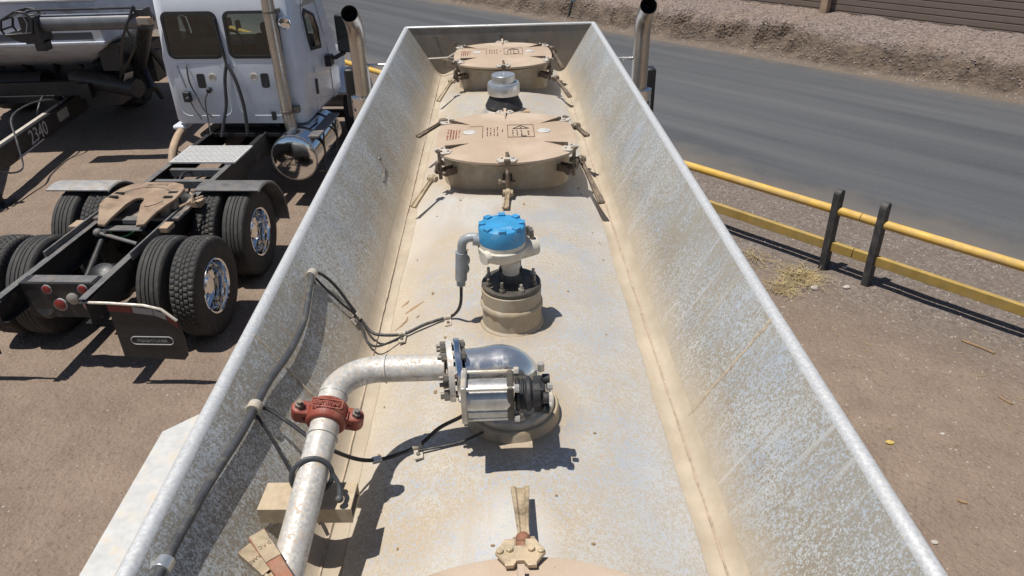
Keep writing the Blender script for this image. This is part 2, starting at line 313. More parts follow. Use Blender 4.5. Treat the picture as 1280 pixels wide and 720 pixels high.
# ------------------------------------------------------------------ mesh builder
class MB:
    def __init__(s): s.v = []; s.f = []
    def add(s, vs, fs):
        o = len(s.v); s.v += [Vector(x) for x in vs]; s.f += [tuple(i+o for i in f) for f in fs]; return s
    def box(s, c, d, R=None):
        hx, hy, hz = d[0]/2, d[1]/2, d[2]/2; c = Vector(c)
        vs = [Vector((x*hx, y*hy, z*hz)) for z in (-1, 1) for y in (-1, 1) for x in (-1, 1)]
        if R is not None: vs = [R @ q for q in vs]
        return s.add([q+c for q in vs], [(0, 2, 3, 1), (4, 5, 7, 6), (0, 1, 5, 4), (2, 6, 7, 3), (0, 4, 6, 2), (1, 3, 7, 5)])
    def bar(s, a, b, wd, hg, up=(0, 0, 1)):
        a, b = Vector(a), Vector(b); d = (b-a); L = d.length; d.normalize(); x = d.cross(Vector(up)).normalized(); z = x.cross(d)
        return s.box((a+b)/2, (wd, L, hg), Matrix((x, d, z)).transposed())
    def frame(s, ax):
        ax = Vector(ax).normalized(); h = Vector((0, 0, 1)) if abs(ax.z) < .9 else Vector((1, 0, 0))
        x = h.cross(ax).normalized(); return x, ax.cross(x), ax
    def lathe(s, prof, c=(0, 0, 0), ax=(0, 0, 1), n=32, fn=None, cap=True):
        """prof: list of (radius, height)"""
        x, y, z = s.frame(ax); c = Vector(c); vs = []; fs = []; m = len(prof)
        for i in range(n):
            a = 2*pi*i/n
            for j, (r, h) in enumerate(prof):
                if fn: r = fn(i, j, r)
                vs.append(c + x*(r*cos(a)) + y*(r*sin(a)) + z*h)
        for i in range(n):
            k = (i+1) % n
            for j in range(m-1): fs.append((i*m+j, k*m+j, k*m+j+1, i*m+j+1))
        if cap:
            fs.append(tuple(i*m for i in reversed(range(n)))); fs.append(tuple(i*m+m-1 for i in range(n)))
        return s.add(vs, fs)
    def cyl(s, a, b, r, r2=None, n=16):
        a, b = Vector(a), Vector(b); return s.lathe([(r, 0), (r if r2 is None else r2, (b-a).length)], a, b-a, n)
    def tube(s, pts, r, n=10, close=False):
        pts = [Vector(p) for p in pts]; m = len(pts); vs = []; fs = []; px = None
        for i, p in enumerate(pts):
            t = (pts[min(i+1, m-1)]-pts[max(i-1, 0)]) if not close else (pts[(i+1) % m]-pts[i-1])
            t.normalize()
            if px is None: px, _, _ = s.frame(t)
            px = (px - t*px.dot(t)).normalized(); py = t.cross(px); rr = r[i] if isinstance(r, (list, tuple)) else r
            for k in range(n):
                a = 2*pi*k/n; vs.append(p + px*(rr*cos(a)) + py*(rr*sin(a)))
        for i in range(m if close else m-1):
            j = (i+1) % m
            for k in range(n): fs.append((i*n+k, i*n+(k+1) % n, j*n+(k+1) % n, j*n+k))
        if not close: fs.append(tuple(reversed(range(n)))); fs.append(tuple((m-1)*n+k for k in range(n)))
        return s.add(vs, fs)
    def prism(s, out, z0, z1, M=None):
        n = len(out); vs = [Vector((x, y, z0)) for x, y in out]+[Vector((x, y, z1)) for x, y in out]
        if M is not None: vs = [M @ q for q in vs]
        return s.add(vs, [tuple(reversed(range(n))), tuple(range(n, 2*n))]+[(i, (i+1) % n, n+(i+1) % n, n+i) for i in range(n)])
    def loft(s, rings, cap=True):
        n = len(rings[0]); vs = [q for r in rings for q in r]; fs = []
        for i in range(len(rings)-1):
            for k in range(n): fs.append((i*n+k, i*n+(k+1) % n, (i+1)*n+(k+1) % n, (i+1)*n+k))
        if cap: fs.append(tuple(reversed(range(n)))); fs.append(tuple((len(rings)-1)*n+k for k in range(n)))
        return s.add(vs, fs)
    def ball(s, c, r, sx=1, sy=1, sz=1, n=10):
        prof = [(r*sin(pi*j/n)+1e-5, -r*cos(pi*j/n)) for j in range(n+1)]
        o = len(s.v); s.lathe(prof, (0, 0, 0), (0, 0, 1), n*2, cap=False); c = Vector(c)
        for i in range(o, len(s.v)): q = s.v[i]; s.v[i] = Vector((q.x*sx, q.y*sy, q.z*sz))+c
        return s
    def text(s, txt, size, M, depth=.002):
        cu = bpy.data.curves.new('lettering', 'FONT'); cu.body = txt; cu.size = size; cu.align_x = 'CENTER'; cu.align_y = 'CENTER'; cu.extrude = depth; cu.resolution_u = 2
        ob = bpy.data.objects.new('lettering', cu); COL.objects.link(ob)
        dg = bpy.context.evaluated_depsgraph_get(); me = bpy.data.meshes.new_from_object(ob.evaluated_get(dg))
        s.add([M @ v.co for v in me.vertices], [tuple(p.vertices) for p in me.polygons])
        bpy.data.objects.remove(ob); bpy.data.curves.remove(cu); bpy.data.meshes.remove(me); return s
    def build(s, name, mat, parent=None, off=None, bevel=0, ang=38, seg=2, label=None, world_rot=None):
        me = bpy.data.meshes.new(name); me.from_pydata([v+off for v in s.v] if off is not None else s.v, [], s.f)
        bm = bmesh.new(); bm.from_mesh(me); bmesh.ops.recalc_face_normals(bm, faces=bm.faces); bm.to_mesh(me); bm.free()
        for p in me.polygons: p.use_smooth = True
        me.set_sharp_from_angle(angle=radians(ang)); me.materials.append(MAT[mat]); me.update()
        o = bpy.data.objects.new(name, me); COL.objects.link(o)
        if parent: o.parent = parent
        if bevel:
            b = o.modifiers.new('bevel', 'BEVEL'); b.width = bevel; b.segments = seg; b.limit_method = 'ANGLE'; b.angle_limit = radians(40); b.harden_normals = False
        if label: o['label'] = label
        return o

def thing(name, label, cat, loc=(0, 0, 0), rz=0, group=None):
    o = bpy.data.objects.new(name, None); COL.objects.link(o); o.location = loc; o.rotation_euler = (0, 0, rz); o.empty_display_size = .2
    tag(o, label, cat, group); return o
def tag(o, label, cat, group=None):
    o['label'] = label; o['category'] = cat
    if group: o['group'] = group
    return o
def struct(o): o['kind'] = 'structure'; return o
def copy_part(o, parent):
    c = o.copy(); COL.objects.link(c); c.parent = parent
    for ch in [x for x in bpy.data.objects if x.parent == o and x != c]: copy_part(ch, c)
    return c
def arc(c, r, a0, a1, n, u, v):
    c, u, v = Vector(c), Vector(u), Vector(v); return [c+u*(r*cos(radians(a0+(a1-a0)*i/n)))+v*(r*sin(radians(a0+(a1-a0)*i/n))) for i in range(n+1)]
def smooth(pts, k=6):
    P = [Vector(p) for p in pts]; out = []
    for i in range(len(P)-1):
        a, b, c, d = P[max(i-1, 0)], P[i], P[i+1], P[min(i+2, len(P)-1)]
        for j in range(k):
            t = j/k; out.append(.5*((2*b)+(c-a)*t+(2*a-5*b+4*c-d)*t*t+(3*b-a-3*c+d)*t**3))
    return out+[P[-1]]

# ================================================================== SETTING
def sheet(name, mat, u, v, fn):
    m = MB(); vs = [fn(a, b) for b in v for a in u]; n = len(u)
    m.add(vs, [(j*n+i, j*n+i+1, (j+1)*n+i+1, (j+1)*n+i) for j in range(len(v)-1) for i in range(n-1)]); return struct(m.build(name, mat, ang=180))
def frange(a, b, s): return [a+(b-a)*i/max(1, round((b-a)/s)) for i in range(max(1, round((b-a)/s))+1)]
def gz(x, y):
    p = Vector((x, y, 0)).dot(FD)
    k = max(0, min(1, (9.2-p)/1.5))
    return k*(.02*noise.noise(Vector((x*.7, y*.7, 0)))+.009*noise.noise(Vector((x*3, y*3, 4))))
sheet('ground', 'yard_dirt', [-600, -150, -40]+frange(-16, 12, .14)+[30, 150, 600], [-600, -100, -20]+frange(-2, 17, .14)+[40, 150, 600],
      lambda x, y: (x, y, gz(x, y) if -16 < x < 12 and -2 < y < 17 else 0))
def rz_(t, p): return .012 + .05*max(0, 1-((p-13.1)/3.6)**2)
sheet('road', 'asphalt', [-300, -60]+frange(-15, 45, 1.0)+[90, 300], frange(9.45, 16.95, .25), lambda t, p: at(t, p, rz_(t, p) if 9.5 < p < 16.9 else -.02))
GUL = [(9.55, 17.95, .20, .9), (9.9, 17.75, .26, .7), (10.75, 17.7, .2, .6), (11.0, 17.5, .16, .5), (12.3, 17.6, .3, .4), (14.6, 17.6, .25, .3), (8.9, 17.5, .22, .3), (13.2, 17.45, .2, .25), (16.5, 17.6, .3, .35)]
def bank_z(t, p):
    w_ = .35*noise.noise(Vector((t*.45, 0, 3)))+.16*noise.noise(Vector((t*1.7, p, 5)))
    q = p+w_
    z = .62/(1+math.exp(-(q-17.45)*6.5)) + max(0, min(p, 26)-17.6)*.06
    k = max(0, min(1, (p-16.75)/.5))
    rough = max(0, 1-abs(q-17.5)/.7)
    z += k*(.05+.12*rough)*noise.fractal(Vector((t*2.4, p*2.4, 1)), .75, 2.3, 6)
    z += k*.03*noise.noise(Vector((t*7, p*7, 2)))
    for (a, b, r, d) in GUL:
        e = ((t-a)/r)**2+((p-b)/(r*1.3))**2
        if e < 4: z -= d*math.exp(-e*e*1.4)*k
    return max(z*k, -.02+.06*k) if p > 16.62 else -.03
sheet('earth_bank', 'bank_earth', [-300, -60, -15]+frange(-2, 26, .075)+frange(26.5, 60, 1)+[120, 300], frange(16.6, 19.0, .06)+frange(19.3, 24, .35)+[40, 120, 400],
      lambda t, p: at(t, p, bank_z(t, p)))

# ================================================================== BOUNDARY WALL
wl = thing('boundary_wall', 'brown horizontally ribbed wall at the top of the gravel bank across the road', 'wall', at(8, 19.9, .7))
def wl_off(v): return v
m = MB()
for i in range(16):
    z0 = .35+i*.15
    prof = [(19.62, z0), (19.62, z0+.115), (19.638, z0+.125), (19.638, z0+.145)]
    a = [at(-40, p, z)-wl.location for p, z in prof]; b = [at(120, p, z)-wl.location for p, z in prof]
    m.add(a+b, [(k, k+1, 5+k, 4+k) for k in range(3)])
    if i < 15: m.add([a[3], at(-40, 19.62, z0+.15)-wl.location, at(120, 19.62, z0+.15)-wl.location, b[3]], [(0, 1, 2, 3)])
m.add([at(t, p, z)-wl.location for t in (-40, 120) for (p, z) in ((19.75, .4), (19.75, 2.9), (19.63, 2.9))], [(0, 1, 4, 3), (1, 2, 5, 4)])
m.build('wall_panel', 'wall_boards', wl, ang=30)
for t in (-9, -.2, 9.35, 18, 27, 36):
    m = MB(); m.bar(at(t, 19.48, .3)-wl.location, at(t, 19.48, 3.0)-wl.location, .2, .2, up=FD); m.build('post', 'tan_dusty', wl, bevel=.015)

# ================================================================== PIPE FENCE
fe = thing('pipe_fence', 'yellow two-rail pipe fence with paired black posts beside the road', 'fence', at(2.97, 7.9, 0))
PF = 7.9
for c in (2.97, 11.05, 19.1, -5.1):
    for d in (-.26, .26):
        m = MB(); t = c+d; w2, dp, hh = .062, .04, 1.02
        out = [(-w2, -.3), (w2, -.3)]+[(w2*cos(radians(a)), hh-w2*.9+w2*.9*sin(radians(a))) for a in range(0, 181, 20)]
        # outline across the road, thickness along the fence
        vs0 = [at(t-dp, PF+x, z)-fe.location for x, z in out]; vs1 = [at(t+dp, PF+x, z)-fe.location for x, z in out]; n = len(out)
        m.add(vs0+vs1, [tuple(range(n)), tuple(range(n, 2*n))]+[(i, (i+1) % n, n+(i+1) % n, n+i) for i in range(n)])
        m.build('post', 'post_black', fe, bevel=.006)
cuts = [-13, -5.1, 2.93, 11.05, 19.1, 28]
for a, b in zip(cuts[:-1], cuts[1:]):
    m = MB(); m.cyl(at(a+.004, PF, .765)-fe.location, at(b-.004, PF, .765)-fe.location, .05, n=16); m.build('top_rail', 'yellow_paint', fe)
    m = MB(); m.bar(at(a+.004, PF, .32)-fe.location, at(b-.004, PF, .32)-fe.location, .06, .115); m.build('lower_rail', 'yellow_shaded', fe, bevel=.006)

# ================================================================== TANKER TRAILER
XC = .017
TR = thing('tanker_trailer', 'dusty speckled aluminium tank trailer seen from its top, with an open spill trough of fittings', 'tank trailer', (XC, 1.4, 0))
OFF = Vector((-XC, -1.4, HC))                 # measured coordinates (X, Y, z below the lens) -> trailer local
def T(x, y, z): return Vector((x, y, z))+OFF
RT, ZT = .827, -1.967; Y0, Y1 = -2.6, 5.02
m = MB(); rings = []
for y, k in [(Y0-.35, .05), (Y0-.33, .4), (Y0-.25, .75), (Y0-.12, .93), (Y0, 1)]+[(yy, 1) for yy in frange(Y0+.4, Y1+.1, .4)]+[(Y1+.22, .93), (Y1+.35, .75), (Y1+.43, .4), (Y1+.45, .05)]:
    rings.append([Vector((XC+RT*k*sin(2*pi*i/72), y, ZT+RT*k*cos(2*pi*i/72))) for i in range(72)])
m.loft(rings); m.build('tank_shell', 'tank_top', TR, OFF, ang=50)
HB, HT, ZB, ZL = .412, .597, -1.25, -.93
YB, YE = -1.6, 5.0
for sgn in (-1, 1):
    m = MB(); th_ = .005
    # sheet: little bend at the foot, straight flare, rolled over lip
    prof = [(HB-.012, ZB-.012), (HB-.002, ZB+.004), (HB+.012, ZB+.026)]+[(HB+.012+(HT-HB-.012)*i/6, ZB+.026+(ZL-ZB-.026)*i/6) for i in range(1, 7)]
    back = [(x+th_*.87, z-th_*.5) for x, z in reversed(prof)]
    pr_ = prof+back
    ys = frange(YB, YE, .22)
    m.loft([[Vector((XC+sgn*x, y, z)) for x, z in pr_] for y in ys]); m.build('trough_wall', 'trough_wall', TR, OFF, ang=30)
    m = MB(); c = Vector((XC+sgn*(HT+.0145), 0, ZL-.009)); ppts = []
    for a in range(-40, 221, 20): ppts.append((c.x+.0175*cos(radians(a)), c.z+.0175*sin(radians(a))))
    m.loft([[Vector((x, y, z)) for x, z in ppts] for y in frange(YB, YE+.012, .25)]); m.build('trough_lip', 'lip_metal', TR, OFF, ang=60)
    m = MB(); rows = []
    for y in frange(YB, YE-.004, .06):
        g = .85+.16*noise.noise(Vector((y*1.7, sgn*3, 1)))+.12*noise.noise(Vector((y*7, sgn, 1)))
        xa = HB-.055*g; A = Vector((xa, ZT+sqrt(RT*RT-xa*xa)+.0005)); B = Vector((HB-.002, ZB+.001)); D = Vector((HB+.012+.03*g*.58, ZB+.026+.03*g+.0006))
        rows.append([Vector((XC+sgn*q[0], y, q[1])) for q in [A*(1-t)**2+B*2*t*(1-t)+D*t*t+Vector((-.0006*sin(pi*t), .0010*sin(pi*t))) for t in [i/6 for i in range(7)]]])
    n_ = 7
    m.add([q for r_ in rows for q in r_], [(j*n_+i, j*n_+i+1, (j+1)*n_+i+1, (j+1)*n_+i) for j in range(len(rows)-1) for i in range(n_-1)]); m.build('dust_fillet', 'dust_fillet', TR, OFF, ang=80)
    m = MB(); rr = random.Random(3+sgn); pts = [(XC+sgn*(HB-.0065), y, ZB+.0225) for y in frange(YB, YE-.02, .035)]
    m.tube([Vector((x+rr.uniform(-.0007, .0007), y, z)) for x, y, z in pts], [rr.uniform(.0022, .0042) for _ in pts], 6); m.build('weld_bead', 'weld', TR, OFF)
    m = MB(); pts = []
    for i in range(12):
        k = i/11; pts.append(Vector((XC+sgn*(HB+.014+(HT-HB-.014)*k), 1.42+rr.uniform(-.003, .003), ZB+.03+(ZL-ZB-.03)*k)))
    m.tube(pts, [rr.uniform(.0026, .0044) for _ in pts], 6); m.build('weld_bead', 'weld_tan', TR, OFF)
# end sheet with folded top edge, bolts
m = MB(); y = YE
m.add([(XC-HB, y, ZB-.02), (XC+HB, y, ZB-.02), (XC+HT, y, ZL), (XC-HT, y, ZL), (XC-HB, y+.006, ZB-.02), (XC+HB, y+.006, ZB-.02), (XC+HT, y+.006, ZL), (XC-HT, y+.006, ZL)],
      [(0, 1, 2, 3), (7, 6, 5, 4), (0, 4, 5, 1), (2, 6, 7, 3), (1, 5, 6, 2), (0, 3, 7, 4)])
m.add([(XC-HB+.03, y-.004, ZB+.13), (XC+HB-.03, y-.004, ZB+.13), (XC, y-.03, ZB+.10)], [(0, 1, 2)])
m.build('trough_end_sheet', 'end_sheet', TR, OFF)
m = MB(); m.box((XC, y+.012, ZL+.002), (2*HT+.04, .03, .012)); m.build('trough_lip', 'lip_metal', TR, OFF, bevel=.004)
for x, z in ((-.30, -1.03), (.17, -1.02), (-.0, -.985), (.33, -1.07), (.02, -1.02), (-.42, -.99)):
    m = MB(); m.cyl((XC+x, y-.001, z), (XC+x, y-.014, z), .009, n=8); m.build('bolt', 'bolt_steel', TR, OFF)
m = MB(); m.cyl((XC+.345, y-.003, -1.11), (XC+.345, y-.004, -1.11), .024, n=20); m.build('drain_hole', 'soot', TR, OFF)
# step brackets in the far corners of the wall
m = MB(); m.tube([(-.478, 4.72, -1.135), (-.482, 4.55, -1.13)], .005, 6); m.tube([(-.478, 4.72, -1.135), (-.462, 4.735, -1.16)], .005, 6); m.build('wall_loop', 'bolt_steel', TR, OFF)
m = MB(); m.tube([(-.508, 2.92, -1.06), (-.485, 2.90, -1.08), (-.475, 2.78, -1.105)], .0045, 6); m.ball((-.508, 2.92, -1.06), .011); m.build('wall_hook', 'bolt_steel', TR, OFF)
m = MB(); m.tube([(-.46, 4.97, -1.12), (-.33, 4.9, -1.10), (-.27, 4.86, -1.06)], .006, 6); m.build('tie_rod', 'pipe_metal', TR, OFF)
# pale side plate outside the left wall
m = MB(); pl = [(-.60, 1.62), (-.80, 1.555), (-.892, 1.47), (-.892, -1.2), (-.60, -1.2)]
m.prism(pl, -1.256, -1.25); m.build('side_plate', 'fin_plate', TR, OFF, label='pale flat plate outside the left trough wall')
m = MB(); m.add([(-.892, 1.47, -1.25), (-.892, -1.2, -1.25), (-.892, -1.2, -1.34), (-.892, 1.47, -1.34)], [(0, 1, 2, 3)]); m.build('side_plate_skirt', 'fin_plate', TR, OFF)

# ---- manholes: collar with lid, clamps, handles as sub-parts; local origin = crown
def lid_outline(k=1.0):
    o = []
    tips = [(0, .328), (-.272, .205), (-.272, -.205), (0, -.328), (.272, -.205), (.272, .205)]
    bul = [.036, .020, .036, .036, .020, .036]
    for i in range(6):
        a = Vector(tips[i]); b = Vector(tips[(i+1) % 6]); nrm = Vector(((a+b)/2)).normalized()
        for j in range(8):
            t = j/8; q = a.lerp(b, t)+nrm*bul[i]*sin(pi*t)**.8; o.append((q.x*k, q.y*k))
    return o
def clamp(par, ang, r, hand, mat='clamp_metal_gusset_shade', hmat='handle_brass', bare=False, wide=1.0):
    """lug on the lid edge, swing bolt, and lever handle going from pivot to 'hand' (local)"""
    d = Vector((cos(radians(ang)), sin(radians(ang)), 0)); sd = Vector((-d.y, d.x, 0)); p = d*r
    R = Matrix((sd, d, Vector((0, 0, 1)))).transposed()
    m = MB(); pl = [(-.042, -.01), (-.03, .016), (-.012, .016), (-.012, -.002), (.012, -.002), (.012, .016), (.03, .016), (.042, -.01), (.022, -.036), (-.022, -.036)]
    M4 = Matrix.Translation(p)@R.to_4x4(); m.prism(pl, .139, .146, M4)
    for q in (-.022, .022): m.cyl(M4@Vector((q, -.016, .146)), M4@Vector((q, -.016, .153)), .006, n=8)
    if not bare: m.build('clamp_lug', 'lug_pale', par, bevel=.0015)
    m = MB(); q = p+d*.012
    m.cyl(q+Vector((0, 0, .147)), q+Vector((0, 0, .03)), .0075, n=10); m.box(q+Vector((0, 0, .145)), (.024, .016, .012), R)
    for k in (-.015, .015): m.box(p-d*.033+sd*k+Vector((0, 0, .055)), (.007, .052, .028), R)
    m.cyl(p+d*.005-sd*.03+Vector((0, 0, .055)), p+d*.005+sd*.03+Vector((0, 0, .055)), .009, n=10)
    m.cyl(p+d*.005-sd*.036+Vector((0, 0, .055)), p+d*.005-sd*.026+Vector((0, 0, .055)), .015, n=8)
    m.tube([q+sd*.0+d*(.017*cos(radians(a)))+Vector((0, 0, .085+.021*sin(radians(a)))) for a in range(-100, 181, 28)], .0065, 8)
    if not bare: m.build('swing_bolt', mat, par)
    if hand is not None:
        a = p+d*.02+Vector((0, 0, .075)) if len(hand) == 1 else Vector(hand[0]); b = Vector(hand[-1]); dd = (b-a); L = dd.length; dd.normalize()
        x = dd.cross(Vector((0, 0, 1))).normalized(); z = x.cross(dd); Mx = Matrix((x, dd, z)).transposed()
        m = MB(); sec = [(.0, .010, .009), (.25, .0095, .0065), (.6, .0125, .006), (1.0, .0165, .006)]
        # channel-shaped wedge lever
        rings = []
        for t, w_, h_ in sec:
            w_ *= wide
            rings.append([a+dd*(t*L)+Mx@Vector((qx*w_, 0, qz*h_)) for qx, qz in ((-1, -1), (1, -1), (1, 1), (.55, 1), (.4, .3), (-.4, .3), (-.55, 1), (-1, 1))])
        m.loft(rings); m.cyl(a-x*.02, a+x*.02, .0125, n=10); m.ball(a, .017)
        m.build('clamp_handle', hmat, par, bevel=.0012)
def manhole(cx, cy, hands, marks=True, hmats=('handle_brass',)*6, bare=()):
    m = MB(); m.lathe([(.268, -.045), (.268, .10)], n=56); m.lathe([(.283, .0), (.283, .012)], n=56) if False else None
    m.lathe([(.262, .10), (.29, .101), (.29, .109), (.262, .110)], n=56)
    col = m.build('manhole', 'collar_metal', TR); col.location = Vector((cx, cy, -1.14))+OFF
    o = lid_outline(); n = len(o); m = MB()
    rings = [[Vector((x*k, y*k, z)) for x, y in o] for k, z in ((.94, .120), (.975, .124), (1.0, .128), (1.0, .1365), (.94, .1405), (.7, .146), (.35, .149), (.02, .150))]
    m.loft(rings)
    m.build('lid', 'lid_dust', col, ang=35, label='dust-covered tan manhole lid')
    # pressed gussets next to the corner lugs
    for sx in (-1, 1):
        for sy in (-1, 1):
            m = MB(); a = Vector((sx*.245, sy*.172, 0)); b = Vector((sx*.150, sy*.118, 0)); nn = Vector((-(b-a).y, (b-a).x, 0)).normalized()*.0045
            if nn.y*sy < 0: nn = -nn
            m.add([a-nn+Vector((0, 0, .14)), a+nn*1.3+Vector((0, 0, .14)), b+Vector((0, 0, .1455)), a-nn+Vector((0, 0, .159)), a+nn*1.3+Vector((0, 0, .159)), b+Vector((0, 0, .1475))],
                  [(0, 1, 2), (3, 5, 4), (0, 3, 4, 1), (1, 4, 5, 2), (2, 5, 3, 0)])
            m.build('gusset', 'clamp_metal_gusset_shade', col)  # dark tone stands in for shade on the gusset faces
    for sy in (-1, 1):
        m = MB(); m.add([(-.006, sy*.29, .14), (.006, sy*.29, .14), (0, sy*.17, .146), (-.006, sy*.29, .168), (.006, sy*.29, .168), (0, sy*.17, .148)], [(0, 1, 2), (3, 5, 4), (0, 3, 4, 1), (1, 4, 5, 2), (2, 5, 3, 0)])
        m.build('gusset', 'lid_dust', col)
    angs = [(90, .318), (143.0, .325), (217.0, .325), (270, .318), (323.0, .325), (37.0, .325)]
    for k_, ((a, r), h) in enumerate(zip(angs, hands)): clamp(col, a, r, h, hmat=hmats[k_], bare=k_ in bare, wide=1.15 if k_ in bare else .8)
    if marks:
        rr = random.Random(11); m = MB(); zt = .1512
        def strokes(x0, y0, x1, y1, rows, vert):
            # rows of small stencilled characters, too worn to read
            for k in range(rows):
                u = x0+(x1-x0)*(k+.5)/rows; p = y0
                while p < y1-.004:
                    L = rr.uniform(.0035, .008); wd = (x1-x0)/rows*.30
                    if rr.random() < .80:
                        m.box((u+rr.uniform(-.0015, .0015), min(p+L/2, y1), zt-.0004), (wd*rr.uniform(.5, 1.1), L*.62, .0012))
                        if rr.random() < .5: m.box((u+wd*.45, p+L*.5, zt-.0004), (.0012, L*.8, .0012))
                    p += L+.002
        strokes(-.085, -.045, -.028, .075, 4, True); strokes(-.022, .0, -.008, .045, 1, True)
        strokes(.02, -.05, .075, .03, 3, True); strokes(.085, -.04, .105, .015, 1, True)
        m.build('lid_lettering', 'ink', col); m = MB()
        # outlined sign panel with a warning triangle
        x0, x1, y0, y1 = .008, .118, -.065, .095
        for a, b in (((x0, y0), (x1, y0)), ((x1, y0), (x1, y1)), ((x1, y1), (x0, y1)), ((x0, y1), (x0, y0))): m.bar((a[0], a[1], zt), (b[0], b[1], zt), .0022, .0014)
        for a, b in (((.03, .045), (.098, .045)), ((.098, .045), (.064, .085)), ((.064, .085), (.03, .045))): m.bar((a[0], a[1], zt), (b[0], b[1], zt), .003, .0016)
        m.box((.064, .058, zt), (.005, .014, .0016)); m.box((.075, -.054, zt), (.022, .006, .0016))
        m.bar((-.098, -.062, zt), (-.098, .09, zt), .0018, .0012); m.bar((-.098, .09, zt), (-.155, .085, zt), .0018, .0012)
        m.build('lid_sign', 'ink', col)
        m = MB(); zt = .1462
        for k in range(5):
            p = -.06
            while p < .06:
                L = rr.uniform(.004, .010); m.box((-.245+k*.012, p+L/2, zt), (.0055, L*.75, .0016)) if rr.random() < .8 else None; p += L+.0025
        m.build('lid_lettering', 'ink_red', col)
        for sx in (-1, 1):
            m = MB(); m.lathe([(.0005, .1478), (.026, .1478), (.028, .1466)], n=24, c=(sx*.158+.004, .018, .0022)); m.build('rubbed_spot', 'pale_spot', col)
    return col
# near manhole: levers lie as in the photograph (local coordinates, z above the crown)
manhole(.022, 3.01, [None,
    [(-.285, .335, .10), (-.395, .20, .075)],
    [(-.30, -.235, .045), (-.375, -.345, .0-.028)],
    [(0, -.355, .025), (-.012, -.47, .012)],
    [(.305, -.13, .07), (.36, -.40, -.01)],
    [(.310, .15, .12), (.352, .06, .105)]], hmats=('handle_brass', 'handle_dark', 'handle_brass', 'handle_brass', 'handle_dark', 'handle_dark'))
manhole(.027, 4.52, [None,
    [(-.30, .1, .07), (-.385, .28, .055)],
    [(-.30, -.235, .045), (-.375, -.375, -.03)],
    None,
    [(.30, -.235, .045), (.375, -.365, -.03)],
    [(.305, .20, .12), (.365, .10, .02)]], hmats=('handle_brass', 'handle_dark', 'handle_brass', 'handle_brass', 'handle_dark', 'handle_dark'))
rear = manhole(.012, .505, [[(.008, .405, .08), (.006, .585, .035)],
    [(-.27, .20, .12), (-.468, .362, .138)], None, None, None, [(.28, .235, .045), (.36, .30, -.03)]], marks=False, bare=(0,))
# second lever beside the first at the back left corner of the rear lid, cast letters on both
m = MB(); a = Vector((-.300, .20, .125)); b = Vector((-.452, .386, .146)); dd = (b-a).normalized(); x = dd.cross(Vector((0, 0, 1))).normalized(); z = x.cross(dd)
Mx = Matrix((x, dd, z)).transposed(); L = (b-a).length
m.loft([[a+dd*(t*L)+Mx@Vector((qx*w_, 0, qz*h_)) for qx, qz in ((-1, -1), (1, -1), (1, 1), (-1, 1))] for t, w_, h_ in ((0, .008, .007), (.35, .0095, .0065), (1, .0155, .006))])
m.build('clamp_handle', 'handle_rust', rear, bevel=.002)
for (a, b, tx, w_) in ((Vector((-.27, .20, .12)), Vector((-.468, .362, .138)), 'GIRARD', .0155), (Vector((-.300, .20, .125)), Vector((-.452, .386, .146)), 'D.F.C', .0155)):
    dd = (b-a).normalized(); x = dd.cross(Vector((0, 0, 1))).normalized(); z = x.cross(dd); L = (b-a).length
    Mx = Matrix((x, dd, z)).transposed().to_4x4()
    m = MB(); c = a+dd*(L*.86); m.box(c+z*.0072, (w_*1.75, L*.27, .002), Matrix((x, dd, z)).transposed()); m.build('handle_tip', 'handle_brass', rear, bevel=.001)
    m = MB(); Mt = Matrix.Translation(c+z*.0084)@Matrix((-x, -dd, z)).transposed().to_4x4(); m.text(tx, .0095, Mt, .0006); m.build('cast_lettering', 'clamp_metal_gusset_shade', rear)
# the gold plate and upright wedge of the rear lid
m = MB(); pl = [(-.042, .325), (-.026, .352), (-.009, .352), (-.009, .338), (.009, .338), (.009, .352), (.026, .352), (.042, .325), (.026, .304), (.026, .298), (.012, .298), (.006, .308), (-.006, .308), (-.012, .298), (-.026, .298), (-.026, .304)]
m.prism(pl, .147, .155)
for q in (-.034, .034): m.cyl((q, .326, .155), (q, .326, .160), .006, n=10)
for q in (-.018, .018): m.cyl((q, .329, .155), (q, .329, .161), .0065, n=6)
m.build('latch_plate', 'lug_plate', rear, bevel=.001)
m = MB(); m.cyl((.006, .375, .10), (.006, .40, .105), .013, n=12); m.ball((.006, .392, .108), .0125); m.build('rusty_pivot', 'handle_rust', rear)

# ---- pressure vent between the two lids
m = MB(); V0 = Vector((.022, 3.76, -1.14))+OFF
m.lathe([(.118, -.02), (.118, .012), (.10, .03), (.088, .036)], n=36)
vent = m.build('pressure_vent', 'worn_aluminium', TR); vent.location = V0; vent.scale = (1, 1, 1.09)
m = MB(); m.lathe([(.092, .030), (.097, .045), (.088, .062), (.074, .088), (.071, .105)], n=36); m.build('rubber_boot', 'black_rubber', vent)
m = MB(); m.lathe([(.066, .098), (.080, .100), (.082, .104), (.082, .148), (.078, .154), (.064, .156), (.060, .150)], n=40); m.build('vent_ring', 'aluminium', vent)
m = MB(); m.lathe([(.058, .146), (.058, .176), (.060, .177), (.060, .187), (.0575, .190), (.010, .191), (.006, .186)], n=40); m.build('vent_cap', 'aluminium', vent)
m = MB(); m.box((.105, -.03, .012), (.05, .06, .03)); m.build('vent_clip', 'tan_dusty', vent)

